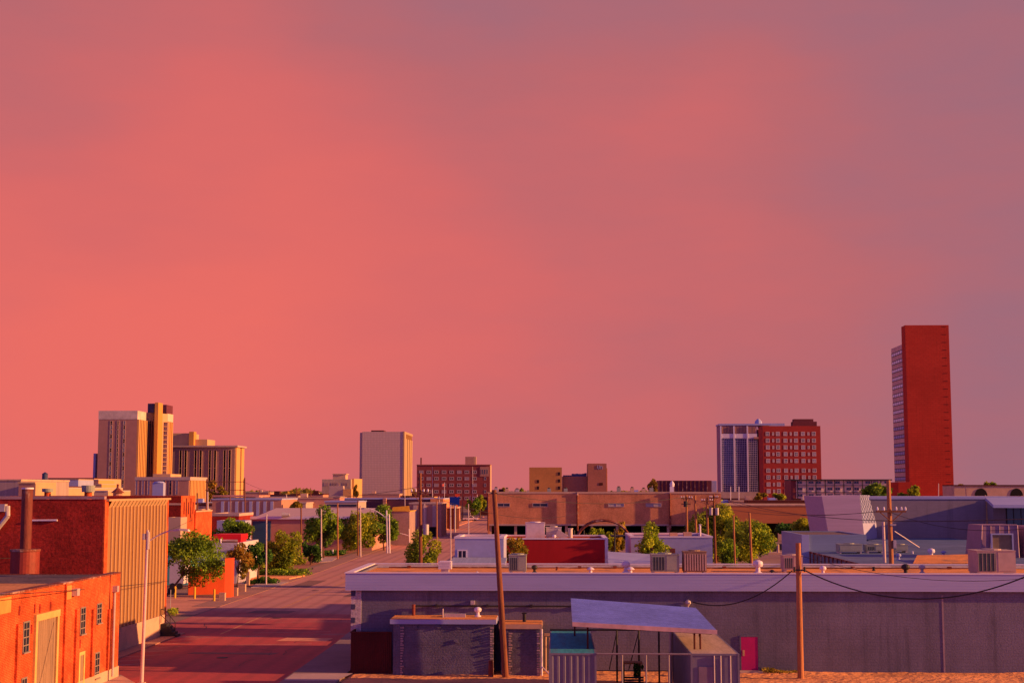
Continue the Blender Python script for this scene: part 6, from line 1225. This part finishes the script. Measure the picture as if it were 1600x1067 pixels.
# centre right group of poles
for px, pt, ar, tr_n, mm, lab, ln in ((1074, 773, 1, 0, M_wood, 'leftmost sunlit timber pole with a crossarm before the tan parking structure', -1.5), (1089, 774, 0, 0, M_wood, 'slightly leaning timber pole second in the row before the tan parking structure', -3), (1107, 777, 1, 0, M_wood, 'sunlit thick timber pole third in the row at the big tree edge', -2.5), (1118, 772, 1, 2, M_wood2, 'dark timber pole with twin transformers in the big tree clump', -3)):
    upole(lab, px, 203, pt, ar, tr_n, mm, ln, .19, .14, .8 if tr_n == 0 else .6)
r = bpy.data.objects['utility_pole']
zz = gz(787, 203); x = gx(1071, 202.5); MB().cyl((x, 202.6, zz - .4), (x, 202.6, zz + .4), .28, n=10).tube([(x - .6, 202.6, zz), (x + .7, 202.6, zz)], .06).thing('pole_switch', M_dark, 'black switch gear on the leftmost sunlit timber pole', 'equipment', (x, 202.6, zz))
pole('stub_pole', 'thinner bare orange stub pole inside the big tree clump', 'pole', 1148, 203, 1146, 805, .14, .12, M_wood)
pole('stub_pole', 'thicker bare orange stub pole standing right of the thinner one in the trees', 'pole', 1174, 200, 1171, 801, .18, .15, M_wood)
# street lights and poles up the street
for px, pyb, pt, lab, m_, dw in ((417, 913, 803, 'pale thin pole on the driveway by the dark small tree', M_polegrey, .10), (471, 874, 793, 'rusty brown pole with a small hooked top left of the tall full tree', M_wood2, .16), (502.5, 876, 795, 'pale thin pole in front of the tall full green tree', M_polegrey, .13),
    (528, 873, 786, 'orange timber pole between the tall full tree and the yellowish tree', M_wood, .15), (559.5, 868, 782, 'brown pole against the yellowish street tree', M_wood2, .14), (563.5, 870, 790, 'short pale pole close to the brown pole at the yellowish tree', M_polegrey, .14), (683, 905, 783, 'thin orange timber pole right of the lime bushes', M_wood, .11),
    (704.5, 895, 788, 'thin pale pole just left of the white building', M_polegrey, .10), (732.5, 880, 787, 'slim pale pole in front of the white building roof', M_polegrey, .09), (664, 840, 787, 'pale pole beside the dark opening of the panelled building', M_polegrey, .14), (687, 830, 775, 'thin pale pole at the end of the shop row', M_polegrey, .13),
    (723, 812, 759, 'tall orange pole by the far street', M_wood, .2), (735, 805, 774, 'tall cream lamp pole behind the white pickup', M_polegrey, .2), (746, 800, 772, 'farthest cream pole beside the white box truck', M_polegrey, .22), (676, 815, 764, 'cream pole with a small top in front of the brick hotel left part', M_polegrey, .18),
    (739, 806, 729, 'very tall thin pole crossing the brick hotel', M_polegrey, .12), (676.2, 803, 729, 'very tall thin pole crossing the left part of the brick hotel', M_polegrey, .12), (633, 842, 763, 'slim pole crossing the foot of the pale blank tower', M_polegrey, .1), (383, 850, 746, 'dark thin pole against the gold side of the mauve office block', M_wood2, .15),
    (325, 865, 768, 'pale orange lamp post right of the orange brick building', M_polegrey, .16), (309, 870, 770, 'dark leaning pole before the lower orange brick building', M_wood2, .15), (90, 820, 752, 'red brown pole between the smokestack and the large vent cap', M_rust, .2), (360, 850, 775, 'short dark pole above the round tree', M_wood2, .13),
    (406, 830, 765, 'brown pole left in the low town above the warehouse', M_wood2, .16), (422, 826, 766, 'second brown pole in the low town above the warehouse', M_wood2, .16), (464, 824, 762, 'dark pole in the middle of the low town', M_wood2, .16), (486, 822, 762, 'rightmost dark pole of the low town before the masonry building', M_wood2, .17), (448, 826, 772, 'short cream post in the low town', M_polegrey, .2),
    (1243.5, 835, 790, 'cream pole before the motel block left end', M_polegrey, .14), (1270, 818, 757, 'cream pole with a lamp top in front of the motel block', M_polegrey, .15), (1283, 818, 760, 'shorter cream pole right of the lamp topped one at the motel block', M_polegrey, .15), (1294, 822, 749.5, 'tallest cream pole in front of the motel block', M_polegrey, .15),
    (1226, 820, 770, 'orange pole near the foot of the red tower hotel', M_wood, .16), (1216, 820, 772, 'cream post near the foot of the red tower hotel', M_polegrey, .16), (1200, 822, 772, 'yellowish post in front of the red tower hotel left part', M_polegrey, .16), (1142, 815, 760, 'curved top lamp pole left below the glass tower', M_cap, .16), (1155, 815, 760, 'curved top lamp pole right below the glass tower', M_cap, .16),
    (1467, 820, 755, 'cream lamp pole in front of the red tower foot', M_polegrey, .16), (1540, 860, 773, 'slim sunlit post at the museum corner', M_tan2, .1)):
    v = gnd(px, pyb); pole('light_pole', lab, 'pole', px, v.y, px - .5, pt, dw, dw * .75, m_, n=7)
for px, Y, pyt, dd_ in ((1142, 400, 760, 1), (1155, 400, 760, 1)):
    pass
street_lamp('street lamp with a long arm curving left toward the pointed deep green tree', 605.5, 255, 604, 797, -1, 30, .17, .12, rise=1.2, m=M_cap, head=2.0)
pole('light_pole', 'short thick pale pole right beside the curved arm street lamp', 'pole', 609, 255, 608, 803, .14, .12, M_cap)
street_lamp('street lamp with an arm pointing left before the slit windowed brick building', 307, 220, 306, 812, -1, 20, .12, .09, rise=.5, head=1.8)
street_lamp('small hooked street lamp in front of the low town, right of the curved arm lamp', 640, 290, 639, 826, -1, 20, .1, .08, rise=.4, m=M_cap, head=2.0)
v = gnd(520, 868); pole('bollard', 'short white post on the far driveway', 'bollard', 520, v.y, 520, 858, .12, .12, M_cap)
q = at(730.5, 857, 140); r = T('street_name_sign', 'tiny green street name sign on a post beside the white building', 'sign', (q.x, 140, 0)); MB().cyl((q.x, 140, 0), (q.x, 140, q.z), .05, n=6).build('post', M_metal, r); MB().bx(q.x - .35, q.x + .35, 139.95, 140, q.z - .15, q.z + .05).build('sign_plate', mat('sign_green', (.01, .12, .06), .6), r)
# H frame pylon before the mauve office block and antenna frame
r = T('h_frame_pole', 'dark H frame power structure with two crossbars before the mauve office block', 'utility pole', (gx(350, 380), 380, 0)); b = MB()
for px in (323, 381): b.cyl((gx(px, 380), 380, 0), (gx(px, 380), 380, gz(748, 380)), .18, n=6)
b.build('posts', M_wood2, r); b = MB()
for py in (752.5, 765.5): b.tube([(gx(321, 380), 379.8, gz(py, 380)), (gx(383, 380), 379.8, gz(py, 380))], .09)
b.build('crossbars', M_wood2, r)
# wires (real spans between poles)
for lab, a, b_, sg in (('thin wire from the dark near utility pole toward the tan building', at(659, 771, 160), at(905, 800, 320), 2), ('thin wire from the dark near utility pole past the pale blank tower', at(656, 771, 160), at(540, 765, 420), 2), ('upper thin wire left from the dark near utility pole', at(657, 760, 160), at(380, 752, 380), 2.5),
    ('thin wire from the top of the museum timber pole off to the right', at(1391, 800, 112), at(1680, 812, 90), 1.0), ('thin wire between the museum timber pole and the pole row', at(1387, 797, 112), at(1118, 776, 203), 1.2), ('second wire between the pole row and the museum timber pole', at(1383, 798, 112), at(1074, 777, 203), 1.2),
    ('long thin wire crossing the ribbed warehouse wall', at(-20, 872, 88), at(300, 812, 150), 1.), ('low thin wire crossing the ribbed warehouse to the street lamp', at(-20, 930, 60), at(264, 907, 110), .1), ('faint wire above the fascia toward the right edge', at(1120, 775, 203), at(1700, 805, 80), 1.5),
    ('wire from the pole row across the tan brick wall', at(1072, 776, 203), at(760, 768, 180), 1.2)):
    wire(lab, a, b_, sg, .02 if a.y < 130 else .03, 16)
# ------------------------------------------------------------------ vehicles
def car(label, px, py, head, m, kind='car', L_=4.6, name='parked_car', Yf=None):
    v = gnd(px, py) if Yf is None else Vector((gx(px, Yf), Yf, 0)); c_, s_ = math.cos(head), math.sin(head)
    r = T(name, label, kind, v); W_ = .9
    def tr_(x, y, z): return (v.x + x * c_ - y * s_, v.y + x * s_ + y * c_, z)
    prof = {'car': [(-2.3, .35), (-2.3, .8), (-2.2, .95), (-1.5, 1.0), (-.9, 1.42), (.6, 1.45), (1.25, 1.0), (2.1, .85), (2.3, .7), (2.3, .35)],
            'pickup truck': [(-2.7, .5), (-2.7, 1.05), (-.5, 1.08), (-.45, 1.75), (.7, 1.78), (1.3, 1.15), (2.5, 1.05), (2.7, .85), (2.7, .5)],
            'truck': [(-3.5, .6), (-3.5, 3.3), (1.6, 3.3), (1.6, 2.2), (2.6, 2.2), (3.0, 1.3), (3.5, 1.2), (3.5, .6)]}[kind]
    b = MB(); b.solid([tr_(x, -W_, z) for x, z in prof][::-1], Vector(tr_(0, 2 * W_, 0)) - Vector(tr_(0, 0, 0))); b.build('body', m, r)
    zs = [z for x, z in prof]; g_ = MB(); zt = max(zs)
    gx0, gx1 = {'car': (-1.1, .8), 'pickup truck': (-.35, .85), 'truck': (1.7, 2.5)}[kind]; zh = {'car': (1.05, 1.38), 'pickup truck': (1.2, 1.65), 'truck': (1.5, 2.1)}[kind]
    for s__ in (-1, 1): g_.solid([tr_(gx0 - .25, s__ * (W_ + .006), zh[0]), tr_(gx1 + .25, s__ * (W_ + .006), zh[0]), tr_(gx1 - .1, s__ * (W_ + .006), zh[1]), tr_(gx0 + .1, s__ * (W_ + .006), zh[1])], Vector(tr_(0, s__ * .01, 0)) - Vector(tr_(0, 0, 0)))
    g_.build('window', M_glass, r); xs = (-1.45, 1.45) if kind == 'car' else ((-1.7, 1.7) if kind != 'truck' else (-2.2, 2.3))
    for xw in xs:
        for s__ in (-1, 1): MB().cyl(tr_(xw, s__ * (W_ - .12), .34), tr_(xw, s__ * (W_ + .03), .34), .34, n=12).build('wheel', M_dark, r)
    return r
car('white pickup truck driving across the far street', 735, 813.5, 0, M_cap, 'pickup truck', name='pickup_truck')
car('dark car waiting at the far end of the street', 748, 801, R(90), M_dark)
car('white box truck at the far end of the street', 752, 796, R(80), M_cap, 'truck', name='box_truck')
car('dark blue car parked under the tall full green tree', 495, 849, 0, M_glassb); car('black car parked behind the yellowish tree', 541, 848, 0, M_dark)
car('white car at the left edge of the far street', 713, 806, R(70), M_cap)
car('silver car parked near the corner store', 702, 803, 0, M_metal)
car('dark car in the shade below the brick wing', 1222, 862, 0, M_dark)
car('silver car on the ground behind the museum roof', 1440, 775, 0, M_cap, Yf=470) if False else None
for o in bpy.data.objects:
    if o.type == 'MESH' and o.name.startswith('roof_box'): pass
